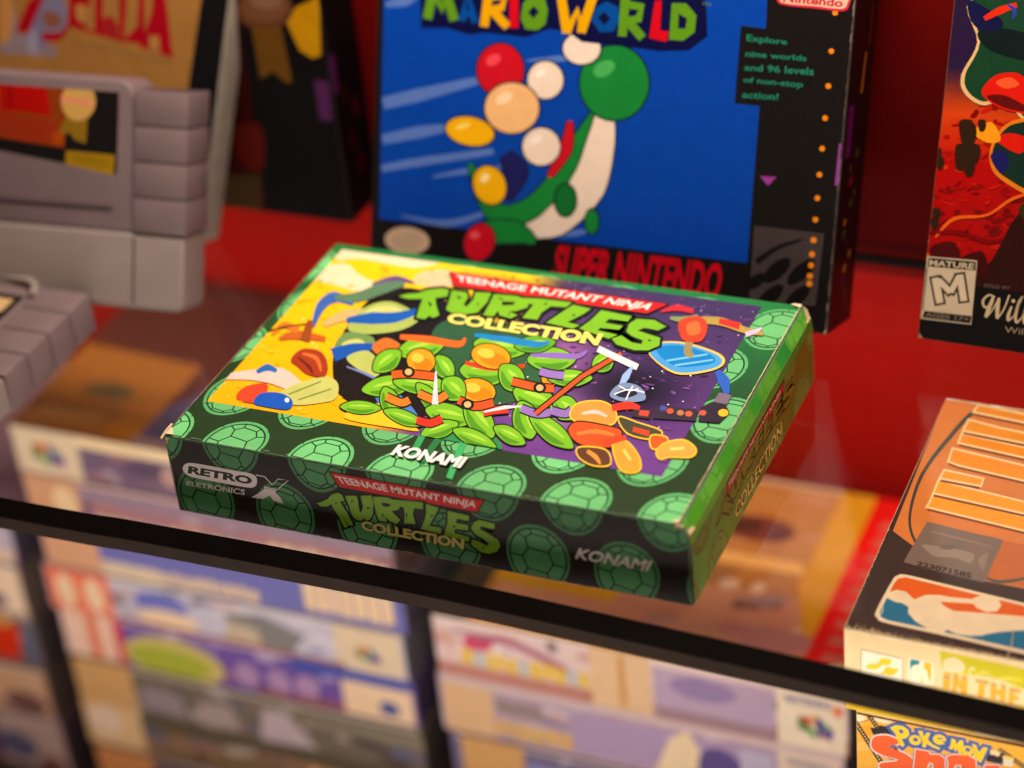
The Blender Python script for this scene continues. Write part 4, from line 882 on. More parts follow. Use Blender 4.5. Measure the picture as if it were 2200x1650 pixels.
def stack_box(x, y, z, w, d, T, col, label, art, top=None, yaw=0.0):
    M = Matrix.Translation(Vector((x, y, z)) * MM) @ Matrix.Rotation(yaw, 4, 'Z')
    r = std_box('game_box', label, M, w, d, T - 0.3, mix(col, (30, 26, 24), .62), group=STG)
    p = front_face(M, w, T - .3); p.clip(.4, .4, w - .4, T - .7)
    p.mm([(0, 0), (w, 0), (w, T), (0, T)], col); busy(p, int(x * 7 + z * 13), 2, w - 2, T, col); art(p, w, T); p.build('printed_spine', r)
    if top:
        q = top_face(M, w, d, T - .3); q.clip(.4, .4, w - .4, d - .4); top(q, w, d); q.build('printed_top', r)
    else:
        q = top_face(M, w, d, T - .3); q.clip(.4, .4, w - .4, d - .4); q.mm([(0, 0), (w, 0), (w, d), (0, d)], mix(col, (120, 90, 60), .4)); q.build('printed_top', r)
    return r
def blobs(p, seed, x0, x1, T, cols, n=6):
    rn = random.Random(seed)
    for k in range(n):
        x = rn.uniform(x0, x1); p.mm(ell(x, rn.uniform(T * .2, T * .8), rn.uniform(4, 12), rn.uniform(3, T * .3), rn.uniform(-.4, .4), 18), rn.choice(cols))
def busy(p, seed, x0, x1, T, base, n=34):
    rn = random.Random(seed); L = mix(base, (236, 222, 220), .55); D = mix(base, (50, 36, 50), .5); W = mix(base, (190, 130, 110), .5); B = mix(base, (90, 100, 170), .45)
    for k in range(n):
        x = rn.uniform(x0, x1 - 4); zc = rn.uniform(2, T - 3); c = rn.choice((L, D, W, B, L, W)); a = rn.uniform(2, 12); b = rn.uniform(.8, 4)
        if rn.random() < .5: p.mm(ell(x, zc, a, b, rn.uniform(-.5, .5), 12), c)
        else: p.mm([(x, zc), (x + a, zc + rn.uniform(-1, 1)), (x + a * .9, zc + b), (x + .5, zc + b)], c)
    p.mm([(x0, T - 2.2), (x1, T - 2.2), (x1, T - .3), (x0, T - .3)], mix(base, (240, 226, 214), .7))  # pale top strip, painted as if the edge catches light
def letters(p, x0, x1, z0, z1, col, seed, alt=None):
    rn = random.Random(seed); x = x0; k = 0
    while x < x1 - 2:
        ww = rn.uniform(3.5, 6.0); c = alt if (alt and k % 4 == 1) else col
        p.mm([(x, z0 + rn.uniform(0, 1)), (x + ww, z0 + rn.uniform(-1, 1)), (x + ww, z1 + rn.uniform(-1, 1)), (x, z1 + rn.uniform(-1, 0))], c); x += ww + 1.0; k += 1
CREAM = (224, 200, 168); PEACH = (216, 160, 122); ORG = (214, 158, 96)
Y0 = 145.0
T1 = [25.6] * 4 + [27.3] * 4
z = -95.8; Z1 = []
for t in T1: z -= t; Z1.append(z)
def a10(p, w, T):
    lbl(p, 1, 34, T, CREAM); n64(p, 10, 6, 1.35); p.mm([(34, 19), (w, 19), (w, T), (34, T)], (240, 214, 170)); blobs(p, 1, 50, 170, T * .7, [(120, 112, 130), (90, 70, 96), (112, 86, 98)]); p.mm(ell(78, 11, 4, 5), (190, 150, 140))  # cream upper band is a painted top edge highlight
def t10(q, w, d):
    q.mm([(0, 0), (w, 0), (w, d), (0, d)], (70, 34, 30)); q.mm([(0, 0), (62, 0), (62, 62), (0, 66)], (132, 80, 28)); q.mm(ell(31, 34, 13, 6), (84, 66, 36)); q.mm(ell(34, 35, 7, 3), (70, 60, 36)); q.mm([(8, 10), (40, 10), (40, 20), (8, 18)], (146, 96, 44)); q.mm([(46, 2), (62, 2), (62, 30), (46, 26)], (150, 88, 20)); q.mm([(62, 0), (w, 0), (w, 60), (100, 66), (76, 50), (62, 24)], (74, 66, 96)); q.mm(ell(120, 80, 50, 30), (56, 40, 46)); q.mm([(60, 1), (w, 1), (w, 7), (60, 6)], (140, 110, 110))
def a11(p, w, T):
    lbl(p, 1, 28, T, PEACH); p.mm(ell(20, 12, 6, 9), (240, 206, 160)); p.mm([(28, 0), (w, 0), (w, 9), (28, 9)], (100, 96, 160)); letters(p, 34, 120, 2, 9, (230, 200, 160), 2); p.mm([(28, 16), (w, 16), (w, 22), (28, 22)], (150, 130, 150)); letters(p, 120, 172, 2, 11, (240, 206, 166), 5)
def a12(p, w, T):
    lbl(p, 1, 30, T, PEACH); p.mm([(30, 0), (w, 0), (w, T), (30, T)], (112, 112, 176)); p.mm([(30, 0), (60, 0), (60, 8), (30, 8)], CREAM); letters(p, 60, 110, 1, 8, (230, 200, 160), 4); letters(p, 132, 174, 3, 20, (240, 206, 160), 6)
def a13(p, w, T):
    lbl(p, 1, 34, T, (236, 120, 90)); p.mm(ell(10, 12, 5, 10), (240, 206, 166)); p.mm(ell(25, 12, 5, 10), (240, 206, 166)); p.mm(ell(60, 15, 14, 7), (110, 116, 190)); p.mm(ell(62, 7, 16, 5), (240, 206, 170)); p.mm([(96, 4), (124, 3), (132, 14), (112, 21), (92, 18)], (130, 126, 124)); p.mm([(90, 2), (110, 2), (108, 12), (94, 14)], (196, 176, 150)); lbl(p, 146, 178, T, CREAM); n64(p, 156, 6, 1.0)
    p.mm([(34, 0), (150, 0), (150, 3), (34, 3)], (150, 84, 90))
def a14(p, w, T):
    lbl(p, 1, 32, T, (240, 200, 176)); p.mm([(14, 1), (20, 1), (20, T - 1), (14, T - 1)], (230, 120, 90)); p.mm([(28, 1), (33, 1), (33, T - 1), (28, T - 1)], (216, 70, 80)); p.mm(ell(58, 9, 26, 13), (206, 186, 110)); p.mm(ell(56, 8, 22, 8), (170, 176, 60))
    for x in (96, 112, 126): p.mm(ell(x, 10, 6, 7), (176, 140, 180))
    p.mm([(100, 0), (150, 0), (150, 6), (100, 4)], (150, 90, 110)); lbl(p, 144, 178, T, (240, 206, 170)); p.mm([(120, 20), (178, 20), (178, T - 1), (120, T - 1)], (60, 80, 170)); p.mm(ell(166, 8, 5, 4), (60, 80, 150))
def a15(p, w, T):
    lbl(p, 1, 32, T, (212, 162, 104)); p.mm([(36, 3), (60, 3), (56, 17), (36, 17)], (150, 134, 140)); p.mm([(66, 2), (86, 2), (84, 16), (66, 16)], (170, 150, 150)); p.mm([(96, 0), (126, 2), (112, 20), (100, 20)], (190, 170, 176)); p.mm([(120, 16), (w, 16), (w, 22), (120, 20)], (140, 130, 110))
def a16(p, w, T):
    lbl(p, 1, 32, T, (232, 190, 140)); p.mm(ell(12, 16, 9, 9), (240, 206, 180)); letters(p, 120, 172, 6, 16, (240, 184, 120), 3); p.mm([(32, 18), (w, 18), (w, T), (32, T)], (96, 84, 66))
def a17(p, w, T):
    lbl(p, 1, 32, T, (214, 140, 84)); p.mm([(50, 4), (80, 4), (80, 18), (50, 18)], (206, 70, 40)); p.mm([(110, 8), (170, 8), (170, 18), (110, 18)], (150, 120, 80))
SP1 = [((112, 92, 116), a10, t10, 'purple and cream box with a colourful logo, top of the stack behind the green box'), ((168, 120, 126), a11, None, 'mauve box with pale lettering, second from top in the stack left of the green box'),
       ((150, 130, 168), a12, None, 'lavender box with orange end seen just under the green box front corner'), ((196, 190, 206), a13, None, 'pale blue box with red and cream striped end just below the dark shelf edge'),
       ((112, 84, 160), a14, None, 'violet box with a yellow green oval on its spine'), ((116, 104, 90), a15, None, 'olive box with an orange end and grey panels, under the violet box'),
       ((126, 102, 74), a16, None, 'brown box with cream end and peach lettering, under the olive box'), ((92, 66, 74), a17, None, 'dark plum box with an orange brown end, lowest in view of its stack')]
for k, (c, a, t, lb) in enumerate(SP1):
    stack_box(-187.5 + (0, .5, 1.5, -1, .5, 1.5, 0, 2)[k], Y0 + (0, 0, 1, 0, 1, 0, 1, 0)[k], Z1[k], 180, 127, T1[k], c, lb, a, t)
# stack two
T2 = [32.5] * 4 + [20.6]; z = -156.8; Z2 = []
for t in T2: z -= t; Z2.append(z)
def a20(p, w, T):
    p.mm([(0, 0), (w, 0), (w, 8), (0, 8)], (190, 130, 116)); p.mm(ell(20, 21, 7, 4.5, .2), (206, 70, 106)); pass
    p.mm(stroke(catmull([(18, 24), (34, 25), (52, 19), (62, 14)], 5, False), 4), (170, 96, 120)); letters(p, 12, 72, 8, 17, (230, 190, 50), 11, (190, 190, 186)); lbl(p, 70, 96, T, (226, 188, 146)); p.mm([(82, 2), (85, 2), (85, T - 3), (82, T - 3)], (206, 150, 90)); p.mm([(97, 1), (148, 1), (148, T - 5), (97, T - 5)], (184, 160, 186)); p.mm(ell(118, 20, 14, 6), (150, 128, 170)); p.mm([(98, 1), (148, 1), (148, 7), (98, 7)], (160, 130, 140))
    lbl(p, 149, 176.5, T, (240, 222, 196)); p.text('NINTENDO', [(152, 27), (171, 27), (171, 23), (152, 23)], (60, 60, 140), 0.03, 0, mm=True); p.mm(ell(173.5, 23, 2.2, 3), (230, 130, 90)); n64(p, 157, 7, 1.25)
def t20(q, w, d):
    q.mm([(0, 0), (w, 0), (w, d), (0, d)], (184, 120, 60)); [q.mm([(a, 10), (a + 18, 10), (a + 16, 46 + (a % 7)), (a, 50)], mix((206, 142, 110), (190, 124, 96), (a % 5) / 5)) for a in range(20, 150, 16)]; busy(q, 77, 20, 150, d, (206, 140, 80), 60); q.mm(ell(112, 92, 17, 9), (120, 58, 46)); q.mm(ell(106, 93, 9, 5), (80, 40, 36)); q.mm(ell(122, 90, 5, 4), (90, 50, 44)); q.mm(ell(104, 58, 7, 6), (160, 110, 70)); q.mm([(90, 66), (140, 66), (138, 74), (92, 74)], (236, 176, 100)); q.mm([(150, 30), (155, 30), (155, d), (140, d), (140, 60)], (214, 150, 30)); q.mm([(155, 0), (w, 0), (w, d), (155, d)], (226, 22, 18)); q.mm([(14, 28), (70, 28), (70, 60), (60, 60), (60, 36), (24, 36), (24, 60), (14, 60)], (206, 150, 30)); q.mm([(26, 38), (58, 38), (58, 70), (26, 70)], (110, 84, 80)); q.mm([(20, 1), (154, 1), (154, 12), (20, 14)], (196, 150, 84)); q.mm([(0, 0), (16, 0), (13, d), (0, d)], (70, 54, 44))
    q.mm(ell(132, 22, 24, 9, .1), (182, 124, 116)); q.mm(ell(110, 20, 18, 5, -.1), (196, 138, 110))
    rn = random.Random(2)
    for k in range(9): q.mm([(161, 16 + k * 11), (178, 15 + k * 11 + rn.uniform(-1, 1)), (178, 23 + k * 11), (162, 22 + k * 11)], (206, 96, 80))
    q.mm(ell(172, 8, 9, 9), (226, 196, 150))
def a21(p, w, T):
    lbl(p, 2, 25, T, (222, 180, 136)); p.mm([(26, 16), (50, 16), (46, 24), (26, 24)], (150, 132, 130)); letters(p, 26, 60, 3, 12, (220, 176, 96), 13); p.mm([(60, 3), (w, 3), (w, 26), (60, 26)], (176, 152, 186)); p.mm([(96, 0), (104, 22), (112, 28), (118, 16), (112, 0)], (240, 214, 176)); p.mm(ell(126, 10, 10, 12, .3), (96, 80, 140)); lbl(p, 150, 176, T, (230, 206, 186)); p.mm([(134, 4), (148, 4), (148, 24), (134, 24)], (190, 180, 206)); p.text('NINTENDO', [(154, 25), (172, 25), (172, 21), (154, 21)], (130, 120, 150), 0.03, 0, mm=True)
    p.mm([(2, 28), (w, 28), (w, T), (2, T)], (214, 190, 190))
def a22(p, w, T):
    lbl(p, 5, 34, T, (216, 164, 104)); letters(p, 36, 70, 6, 24, (140, 150, 206), 17); p.mm([(70, 8), (92, 8), (92, 24), (70, 24)], (160, 160, 206)); blobs(p, 21, 100, 170, T, [(150, 130, 170), (190, 170, 190), (220, 190, 170)], 7)
def a23(p, w, T):
    lbl(p, 3, 30, T, (220, 150, 90)); blobs(p, 22, 40, 170, T, [(90, 80, 130), (190, 130, 100)], 6)
def a24(p, w, T): lbl(p, 3, 30, T, CREAM)
SP2 = [((226, 198, 194), a20, t20, 'pale pink box with yellow lettering and a four colour logo, top of the middle stack'), ((186, 160, 176), a21, None, 'mauve box with orange end, second from the top of the middle stack'),
       ((120, 106, 140), a22, None, 'purple box with blue letters and an orange end, third in the middle stack'), ((110, 84, 96), a23, None, 'dull plum box, fourth in the middle stack'), ((130, 110, 100), a24, None, 'brown box, lowest in the middle stack')]
for k, (c, a, t, lb) in enumerate(SP2): stack_box(6.5 + (0, -2, 1, 0, 1)[k], Y0 + (0, 1, 0, 1, 0)[k], Z2[k], 178, 127, T2[k], c, lb, a, t)
# stack at the far left, mostly out of view
def a30(p, w, T): p.mm([(150, 2), (w - 2, 2), (w - 2, T - 4), (150, T - 4)], (236, 200, 166)); p.mm([(w - 10, 8), (w, 8), (w, T), (w - 10, T)], (190, 176, 190))
def a31(p, w, T): p.mm([(150, 2), (w - 1, 2), (w - 1, T - 2), (150, T - 2)], (240, 210, 180)); p.mm(ell(164, 8, 5, 5), (120, 90, 110))
def a32(p, w, T): p.mm([(140, 4), (w - 14, 4), (w - 10, T - 6), (140, T - 4)], (214, 50, 16)); p.mm([(w - 12, 4), (w - 2, 4), (w - 2, T - 2), (w - 8, T - 4)], (96, 100, 120)); p.mm([(150, T - 8), (w - 14, T - 8), (w - 14, T - 1), (150, T - 1)], (206, 150, 80))
def a33(p, w, T): p.mm([(140, 2), (w - 2, 2), (w - 2, T - 2), (140, T - 2)], (206, 160, 126)); p.mm(ell(164, 8, 12, 7), (120, 80, 76))
def a34(p, w, T): p.mm([(140, 2), (w - 2, 2), (w - 2, T - 2), (140, T - 2)], (180, 150, 140)); p.mm(ell(150, 14, 12, 9), (90, 84, 110)); p.mm(ell(168, 6, 8, 5), (120, 70, 64))
SP0 = [((120, 100, 140), a30, 'lilac box with pale end, upper one at the far left'), ((206, 170, 150), a31, 'cream box at the far left above the red one'), ((112, 84, 82), a32, 'box with a bright red and grey spine at the far left'), ((150, 112, 96), a33, 'tan box with a brown oval at the far left, under the red one'), ((96, 60, 80), a34, 'dark mauve box at the far left bottom corner')]
z = -152.0; T0 = [26.5, 30, 32, 31, 36.1]
for k, (c, a, lb) in enumerate(SP0):
    z -= T0[k]; stack_box(-203 - 180 + (2, 0, 2, 0, 2)[k], Y0, z, 180, 127, T0[k], c, lb, a)
# stack behind the basketball box, seen through the glass
def t40(q, w, d): q.mm([(0, 0), (w, 0), (w, d), (0, d)], (96, 58, 30)); q.mm([(4, 60), (60, 60), (60, d - 4), (4, d - 4)], (120, 80, 46)); q.mm(ell(34, 92, 18, 20), (40, 24, 22)); q.mm([(14, 66), (22, 66), (22, d - 8), (14, d - 8)], (60, 44, 60)); q.mm([(0, 0), (w, 0), (w, 40), (0, 40)], (84, 40, 18))
stack_box(206, 147, -307.4, 180, 127, 150, (110, 70, 40), 'tall brown carton standing behind the basketball box', lambda p, w, T: None, t40)

# ---------------------------------------------------------------- basketball box and snapshot box at the right
NM = Matrix.Translation(Vector((220.8, 15.6, -43.4)) * MM)
NW, ND, NH = 184.0, 128.0, 32.4
nba = std_box('game_box', 'black and orange basketball game box with cream front, upper box of the right stack', NM, NW, ND, NH, (226, 200, 156), bev=0.5)
def nba_top():
    p = top_face(NM, NW, ND, NH, INK); p.clip(.3, .3, NW - .4, ND - .4)
    p.mm([(0, 0), (NW, 0), (NW, ND), (0, ND)], (54, 44, 40))
    Z = lambda pts: zz(1400, 1050, 2.75, pts)
    # ball with pebbled skin
    bp = [Z([q])[0] for q in ((1425, 250), (1540, 335), (1560, 350), (1700, 450), (1965, 545), (2200, 590), (3200, 700), (3200, -1500), (1300, -1500))]
    q = [p.uv(x) for x in bp]; q = q[:6] + [(78, 34), (78, ND), (0, ND)]
    p.mm(q, (214, 124, 58)); p.mm([(78, 34), (NW, 27), (NW, ND), (78, ND)], (214, 124, 58))
    for k in range(6):
        f = k / 6; p.P(Z([(1640 + 40 * f, 330 - 20 * k), (2200, 480 - 30 * k), (2600, 480 - 30 * k), (2600, 560), (2200, 585 - 2 * k), (1960, 540 - 6 * k)]), mix((206, 116, 56), (186, 92, 40), f * .6))
    rn = random.Random(6)
    for k in range(900):
        u, v = rn.uniform(2, 90), rn.uniform(28, 126)
        if v < 60 - u * 0.6 + 6: continue
        p.mm(ell(u, v, .22, .16, 0, 6), rn.choice(((226, 140, 76), (196, 104, 44))), False)
    SE = (60, 66, 62)
    p.S([(1985, 1190), (1960, 1150), (1955, 1105), (1972, 1040), (2000, 990), (2040, 940), (2080, 895), (2120, 865)], [6, 6, 6, 7, 8, 9, 9, 8], SE); p.S([(2105, 1235), (2145, 1250), (2200, 1243), (2240, 1230)], [3, 7, 6, 5], (56, 84, 80))
    # big letters IN TH with cream rims (strokes of the letters run away from the viewer)
    CRM = (244, 206, 150)
    def bar(q, c=(246, 158, 20)):
        p.P([(x - 3, y + 9) for x, y in q], (130, 66, 26)); p.P(grow(q, 4.5), CRM); p.P(q, c)
    bar([(2000, 1078), (2006, 1064), (2240, 1122), (2240, 1150), (2200, 1138), (1994, 1088)])
    bar([(2008, 1058), (2018, 1034), (2076, 1050), (2240, 1090), (2240, 1110)]); bar([(2022, 1026), (2030, 1012), (2110, 1030), (2106, 1042)], (244, 152, 20))
    bar([(2040, 990), (2048, 966), (2240, 1012), (2240, 1040), (2060, 998)], (240, 144, 22)); bar([(2062, 950), (2068, 934), (2240, 972), (2240, 990)], (238, 142, 26)); bar([(2072, 924), (2082, 904), (2150, 922), (2240, 940), (2240, 958)], (236, 146, 34)); bar([(2094, 884), (2104, 872), (2240, 900), (2240, 914)], (230, 140, 36))
    # silver sticker
    hq = catmull(Z([(1650, 200), (1850, 250), (2060, 298), (2072, 318), (2020, 430), (1972, 542), (1945, 550), (1720, 495), (1510, 440), (1498, 418), (1560, 310), (1620, 212)]), 4)
    p.P(hq, (122, 104, 94)); p.B(Z([(1600, 330), (1700, 340), (1760, 350), (1900, 385), (1880, 440), (1800, 410), (1680, 400), (1630, 370)]), (150, 132, 118)); p.B(Z([(1700, 345), (1760, 330), (1800, 350), (1740, 362)]), (112, 96, 88)); p.S(Z([(1640, 250), (1800, 290), (2000, 340)]), [2, 5, 2], (140, 122, 110)); p.B(Z([(1930, 420), (1990, 380), (1960, 480)]), (140, 124, 110))
    p.text('223071585', Z([(1572, 428), (1892, 500), (1886, 532), (1562, 454)]), (30, 24, 22), 0.03, 0)
    # league logo
    CRL = (238, 214, 178)
    outer = catmull(Z([(1420, 545), (1450, 515), (1500, 508), (1700, 555), (2300, 700), (2800, 820), (2700, 1090), (2200, 978), (1700, 862), (1380, 792), (1335, 765), (1325, 725)]), 4); p.P(outer, CRL)
    inner = Z([(1432, 560), (1455, 532), (1500, 524), (1700, 572), (2300, 718), (2780, 840), (2690, 1060), (2200, 955), (1700, 842), (1395, 778), (1355, 758), (1348, 730)]); p.P(inner, (20, 112, 148))
    p.P(Z([(1432, 560), (1455, 532), (1500, 524), (1700, 572), (2300, 718), (2500, 770), (2480, 790), (2220, 800), (1700, 720), (1545, 700), (1520, 640), (1400, 620)]), (226, 96, 28))
    body = [(1390, 645), (1400, 612), (1450, 598), (1500, 608), (1530, 635), (1552, 655), (1620, 628), (1700, 628), (1760, 640), (1890, 652), (1930, 635), (1990, 628), (2050, 658), (2066, 690), (2040, 725), (1980, 730), (1920, 705), (1900, 680), (1705, 668), (1730, 695), (1785, 722), (1960, 735), (2120, 748), (2260, 760), (2260, 832), (2050, 848), (1965, 862), (1960, 868), (1880, 870), (1800, 860), (1745, 832), (1720, 855), (1650, 840), (1560, 785), (1515, 735), (1518, 700), (1480, 676), (1440, 670)]
    p.P(Z(body), CRL)
    # scuffs along the worn front edge and a crease
    rn = random.Random(12)
    for k in range(150):
        u = abs(rn.gauss(0, 16)); v = abs(rn.gauss(0, 0.9)); p.mm([(u, v + .3), (u + rn.uniform(.2, 1.1), v + .3 + rn.uniform(-.1, .2)), (u + rn.uniform(.1, .8), v + .5)], (236, 206, 160))
    for k in range(120):
        u = rn.uniform(0, 75); p.mm([(u, .3), (u + rn.uniform(.3, 1.4), .3), (u + .5, rn.uniform(.4, .9))], (230, 200, 150))
    for k in range(30):
        v = rn.uniform(1, 60); p.mm([(.3, v), (.3 + rn.uniform(.1, .5), v + .2), (.3, v + 1)], (206, 184, 150))
    p.S(Z([(2140, 830), (2125, 930), (2090, 1040)]), [1, 2.2, 2.6], (210, 180, 140), smooth=False); p.S(Z([(1370, 700), (1362, 730), (1358, 745)]), [1, 2, 1], (230, 230, 220))
    for k in range(60):  # pale back edge: wear, with the glare along it painted in
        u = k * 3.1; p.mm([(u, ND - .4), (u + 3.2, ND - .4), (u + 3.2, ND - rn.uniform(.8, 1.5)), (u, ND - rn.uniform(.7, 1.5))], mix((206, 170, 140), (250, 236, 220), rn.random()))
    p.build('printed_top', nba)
nba_top()
def nba_front():
    p = front_face(NM, NW, NH, INK); p.clip(.3, .3, NW - .4, NH - .5)
    p.mm([(0, 0), (NW, 0), (NW, NH), (0, NH)], (240, 216, 170))
    p.mm([(0, 0), (NW, 0), (NW, 13.5), (0, 13.5)], (222, 186, 20)); p.grid(0, 13.4, NW, 16, 1, 4, lambda u, v: mix((222, 186, 20), (240, 216, 170), min(1, max(0, (v - 13.4) / 2.6))))
    Z = lambda pts: zz(1640, 1300, 4.7156, pts); Y = lambda pts: zz(1900, 1380, 6.11, pts)
    fr = Z([(988, 442), (1416, 540), (1414, 800), (984, 700)]); p.P(fr, (60, 44, 20)); p.P(Z([(994, 450), (1411, 546), (1409, 795), (990, 695)]), (250, 240, 220))
    p.B(Z([(1200, 540), (1260, 545), (1300, 560), (1270, 610), (1210, 606), (1160, 640), (1130, 650), (1050, 640), (1040, 620), (1080, 595), (1150, 592)]), (240, 208, 30)); p.B(Z([(1250, 625), (1310, 640), (1365, 648), (1345, 690), (1290, 712), (1230, 700), (1180, 690), (1220, 670)]), (240, 200, 30))
    p.P(catmull(Y([(325, 225), (345, 205), (480, 232), (610, 258), (632, 280), (628, 560), (320, 500)]), 4), (250, 240, 220)); p.P(Y([(338, 230), (360, 218), (470, 242), (520, 500), (334, 480)]), (10, 140, 160)); p.P(Y([(500, 250), (600, 268), (618, 286), (612, 540), (480, 520)]), (246, 188, 20))
    p.B(Y([(455, 290), (470, 245), (515, 240), (530, 280), (515, 320), (560, 380), (575, 440), (600, 520), (560, 560), (500, 500), (490, 420), (470, 520), (350, 500), (345, 420), (338, 380), (370, 310), (430, 295)]), (250, 238, 214))
    p.B(Y([(740, 160), (760, 120), (1300, 230), (1900, 360), (2600, 520), (2600, 760), (1850, 620), (1500, 480), (1100, 420), (800, 360), (740, 240)]), (206, 200, 24)); p.B(Y([(780, 240), (900, 200), (1000, 240), (1060, 320), (1000, 400), (800, 360)]), (236, 222, 180)); p.S(Y([(1130, 420), (1120, 360), (1160, 330), (1190, 380)]), [3, 4, 4, 3], (236, 230, 170)); p.S(Y([(1190, 440), (1300, 390), (1380, 420)]), [2, 5, 2], (226, 222, 120)); p.S(Y([(1440, 480), (1600, 470), (1800, 500)]), [2, 6, 2], (232, 220, 90))
    p.mm([(0, 0), (NW, 0), (NW, 13.5), (0, 13.5)], (222, 186, 20))
    OR1 = (244, 178, 60); OR2 = (232, 140, 30)
    def L(q):
        q = Y(q); p.P(grow(q, 1.6), (246, 226, 180)); p.P(q, OR1)
    for q in ([(780, 385), (880, 400), (860, 620), (760, 600)], [(900, 395), (975, 410), (1000, 520), (1010, 420), (1095, 435), (1085, 690), (1010, 670), (960, 560), (950, 660), (885, 640)], [(1195, 470), (1375, 500), (1370, 560), (1325, 555), (1310, 730), (1215, 710), (1240, 540), (1200, 530)], [(1395, 520), (1480, 535), (1475, 610), (1525, 620), (1530, 540), (1605, 560), (1595, 790), (1510, 770), (1515, 700), (1470, 690), (1465, 760), (1385, 740)], [(1640, 580), (1795, 610), (1785, 670), (1715, 660), (1712, 700), (1770, 710), (1765, 765), (1705, 755), (1700, 830), (1620, 800)]): L(q)
    for a, b in (((768, 450), (866, 464)), ((902, 460), (968, 470)), ((1015, 470), (1090, 482)), ((1195, 495), (1372, 528)), ((1398, 545), (1478, 560)), ((1530, 570), (1602, 585)), ((1640, 610), (1792, 645))): p.P(stroke(Y([a, b]), 2.6), (96, 150, 140))
    p.P(ell(2170, 1580, 78, 46, 0.25), (240, 226, 196)); p.S([(2140, 1562), (2165, 1598), (2210, 1610)], [1, 1.4, 1], (206, 180, 110)); p.S([(2205, 1575), (2180, 1605), (2150, 1612)], [1, 1.4, 1], (206, 180, 110))
    rn = random.Random(3)
    for k in range(80):
        u = rn.uniform(0, 80); p.mm([(u, NH - .5), (u + rn.uniform(1, 3), NH - .5), (u + 1, NH - rn.uniform(.8, 1.2))], (252, 240, 206))
    p.S(Z([(1102, 300), (1098, 330)]), [1.4, .8], (130, 100, 60), smooth=False)
    p.build('printed_front', nba)
nba_front()

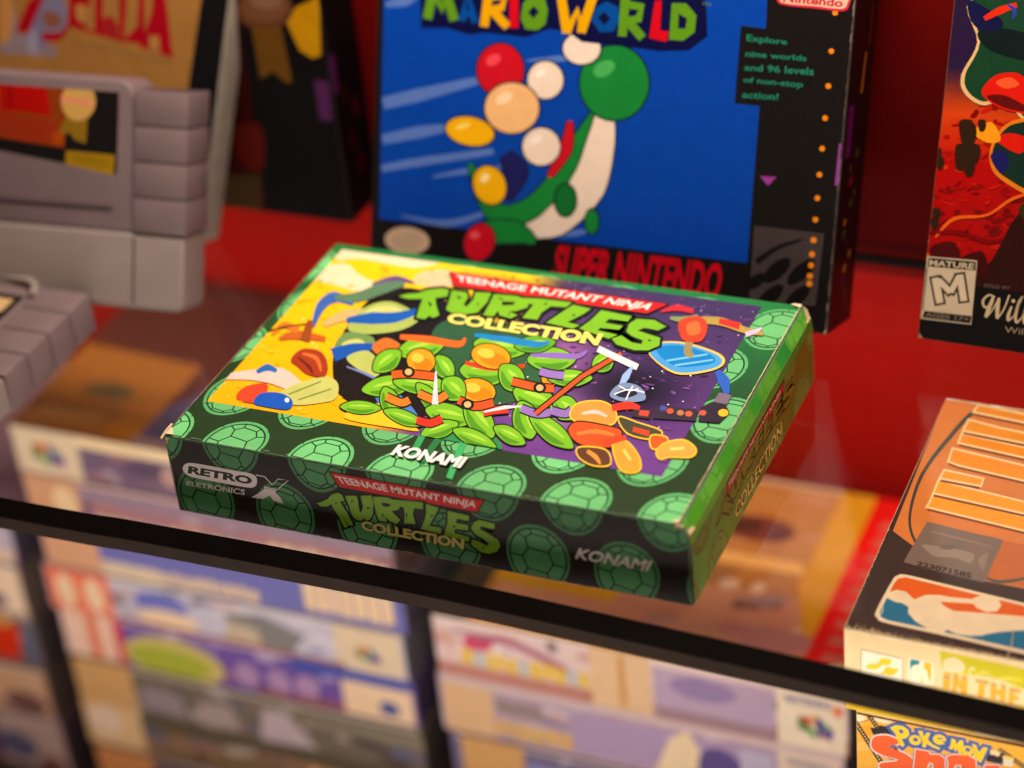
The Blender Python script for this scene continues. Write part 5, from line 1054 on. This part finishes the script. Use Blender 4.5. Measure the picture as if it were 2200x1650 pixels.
SM = Matrix.Translation(Vector((224.2, 16.2, -77.4)) * MM)
snap = std_box('game_box', 'yellow game box with orange and yellow title letters under the basketball box', SM, 180, 126, 33.6, (236, 196, 120), bev=0.5)
def snap_front():
    p = front_face(SM, 180, 33.6, INK); p.clip(.3, .3, 179.6, 33.1)
    p.mm([(0, 0), (180, 0), (180, 34), (0, 34)], (250, 182, 50))
    Z = lambda pts: zz(1640, 1300, 4.7156, pts); Y = lambda pts: zz(1900, 1380, 6.11, pts)
    p.B(Z([(900, 1090), (1000, 1110), (1040, 1160), (960, 1200), (910, 1160)]), (250, 226, 190)); p.B(Z([(1100, 1100), (1300, 1150), (1250, 1200), (1120, 1160)]), (250, 224, 190)); p.B(Z([(990, 1240), (1080, 1220), (1120, 1280), (1040, 1320)]), (246, 168, 20)); p.B(Z([(910, 1440), (1000, 1380), (1080, 1460), (960, 1480)]), (250, 196, 90))
    def film(a, b, wd):
        p.P(stroke([a, b], wd), (50, 34, 20)); n = int(math.hypot(b[0] - a[0], b[1] - a[1]) / (wd * .62))
        for k in range(n):
            t = (k + .5) / n; x, y = a[0] + (b[0] - a[0]) * t, a[1] + (b[1] - a[1]) * t; p.P(ell(x, y, wd * .22, wd * .2, 0, 6), (236, 190, 120))
    film(Z([(905, 1140)])[0], Z([(1200, 1600)])[0], 10); film(Z([(1065, 1110)])[0], Z([(1170, 1260)])[0], 9); p.P(stroke(Z([(950, 1195), (1080, 1160)]), 1.6), (60, 44, 30))
    p.P(Z([(1085, 1240), (1160, 1245), (1180, 1215), (1270, 1235), (1330, 1330), (1110, 1310)]), (30, 22, 16))
    film(Y([(1360, 1470)])[0], Y([(1600, 1520)])[0], 20); film(Y([(1500, 1400)])[0], Y([(1860, 1650)])[0], 9); p.P(stroke(Y([(1390, 1390), (1480, 1440), (1440, 1460)]), 2), (120, 90, 60)); p.P(Y([(1390, 1400), (1530, 1440), (1500, 1500), (1390, 1460)]), (246, 222, 170))
    p.P(Y([(1565, 1490), (1700, 1520), (1680, 1640), (1556, 1610)]), (236, 226, 206)); p.P(Y([(1580, 1480), (1705, 1508), (1700, 1540), (1570, 1515)]), (246, 206, 40)); p.P(Y([(1340, 1460), (1560, 1510), (1560, 1600), (1340, 1560)]), (34, 26, 22))
    # title: first line
    pts = {'P': [(75, 1115), (150, 1085), (250, 1100), (315, 1150), (330, 1210), (290, 1255), (225, 1265), (270, 1345), (240, 1372), (195, 1340), (145, 1200)],
           'o': None, 'K': [(440, 1160), (500, 1160), (520, 1235), (560, 1180), (605, 1190), (570, 1275), (640, 1340), (740, 1390), (720, 1410), (620, 1370), (555, 1330), (545, 1380), (495, 1370), (505, 1300)],
           'M': [(880, 1260), (930, 1270), (950, 1340), (990, 1280), (1035, 1290), (1040, 1370), (1010, 1440), (1050, 1480), (1010, 1480), (970, 1440), (960, 1400), (930, 1440), (910, 1380), (895, 1410), (840, 1390), (870, 1340)],
           'N': [(1150, 1325), (1205, 1345), (1240, 1440), (1300, 1370), (1362, 1385), (1270, 1580), (1230, 1560), (1190, 1480), (1200, 1520), (1155, 1500), (1180, 1440)]}
    BLU = (64, 98, 178); YE = (252, 214, 16)
    for k, q in pts.items():
        if q: p.P(grow(Y(q), 6.5), BLU)
    for cx, cy, rx, ry in ((405, 1282, 82, 66), (725, 1275, 88, 66), (1095, 1418, 80, 62)): p.P(ell(1900 + cx / 6.11, 1380 + cy / 6.11, (rx + 42) / 6.11, (ry + 42) / 6.11, .25), BLU)
    SO = (250, 98, 30)
    def Snap(s, quad, bd):
        p.text(s, [(x, y + 2) for x, y in quad], (130, 116, 160), bd + .05, 0); p.text(s, quad, (252, 236, 220), bd + .03, 0); p.text(s, quad, SO, bd, 0)
    Sq = Z([(1130, 1330), (1250, 1318), (1345, 1352), (1375, 1380), (1350, 1415), (1280, 1420), (1300, 1445), (1450, 1510), (1520, 1570), (1520, 1640), (1420, 1700), (1200, 1660), (1190, 1600), (1340, 1580), (1350, 1560), (1210, 1520), (1110, 1460), (1095, 1390)])
    p.P(grow(catmull(Sq, 4), 3.5), (206, 180, 196)); p.P(grow(catmull(Sq, 4), 2), (252, 240, 226)); p.P(catmull(Sq, 4), SO)
    p.P(Z([(1270, 1425), (1340, 1418), (1370, 1445), (1300, 1450)]), (110, 110, 160))
    for q in ([(410, 1400), (580, 1430), (600, 1470), (720, 1470), (790, 1520), (800, 1660), (640, 1700), (640, 1590), (590, 1580), (540, 1700), (380, 1700)], [(815, 1500), (900, 1470), (1100, 1480), (1200, 1540), (1210, 1700), (1000, 1700), (1010, 1610), (930, 1610), (910, 1700), (830, 1700), (840, 1580)], [(1320, 1610), (1500, 1610), (1560, 1700), (1300, 1700)]):
        q = Y(q); p.P(grow(q, 4), (120, 108, 156)); p.P(grow(q, 2), (252, 240, 226)); p.P(q, SO)
    for k, q in pts.items():
        if q: p.P(Y(q), YE)
    p.P(Y([(180, 1140), (240, 1145), (255, 1185), (215, 1200)]), BLU)
    for cx, cy, rx, ry in ((405, 1282, 82, 66), (725, 1275, 88, 66), (1095, 1418, 80, 62)):
        p.P(ell(1900 + cx / 6.11, 1380 + cy / 6.11, rx / 6.11, ry / 6.11, .25), YE)
    p.P(ell(1900 + 410 / 6.11, 1380 + 1275 / 6.11, 5.5, 4.2, .25), BLU); p.P(ell(1900 + 1095 / 6.11, 1380 + 1408 / 6.11, 5.5, 4.2, .25), BLU); p.P(Y([(690, 1255), (760, 1250), (770, 1272), (700, 1272)]), BLU); p.P(Y([(770, 1290), (830, 1300), (830, 1320), (770, 1312)]), BLU)
    p.mm([(0.3, 32.2), (180, 32.2), (180, 33.1), (0.3, 33.1)], (70, 44, 20))
    p.build('printed_front', snap)
snap_front()
riser = rbox('display_riser', (170, 116, 229.6), Matrix.Translation(Vector((229, 22, -307.4)) * MM), principled('white_acrylic', (214, 200, 180), rough=0.3, noise=0.05, nscale=20), None, 1.0, 2)
tag(riser, 'plain white riser block under the two right hand boxes', 'riser')
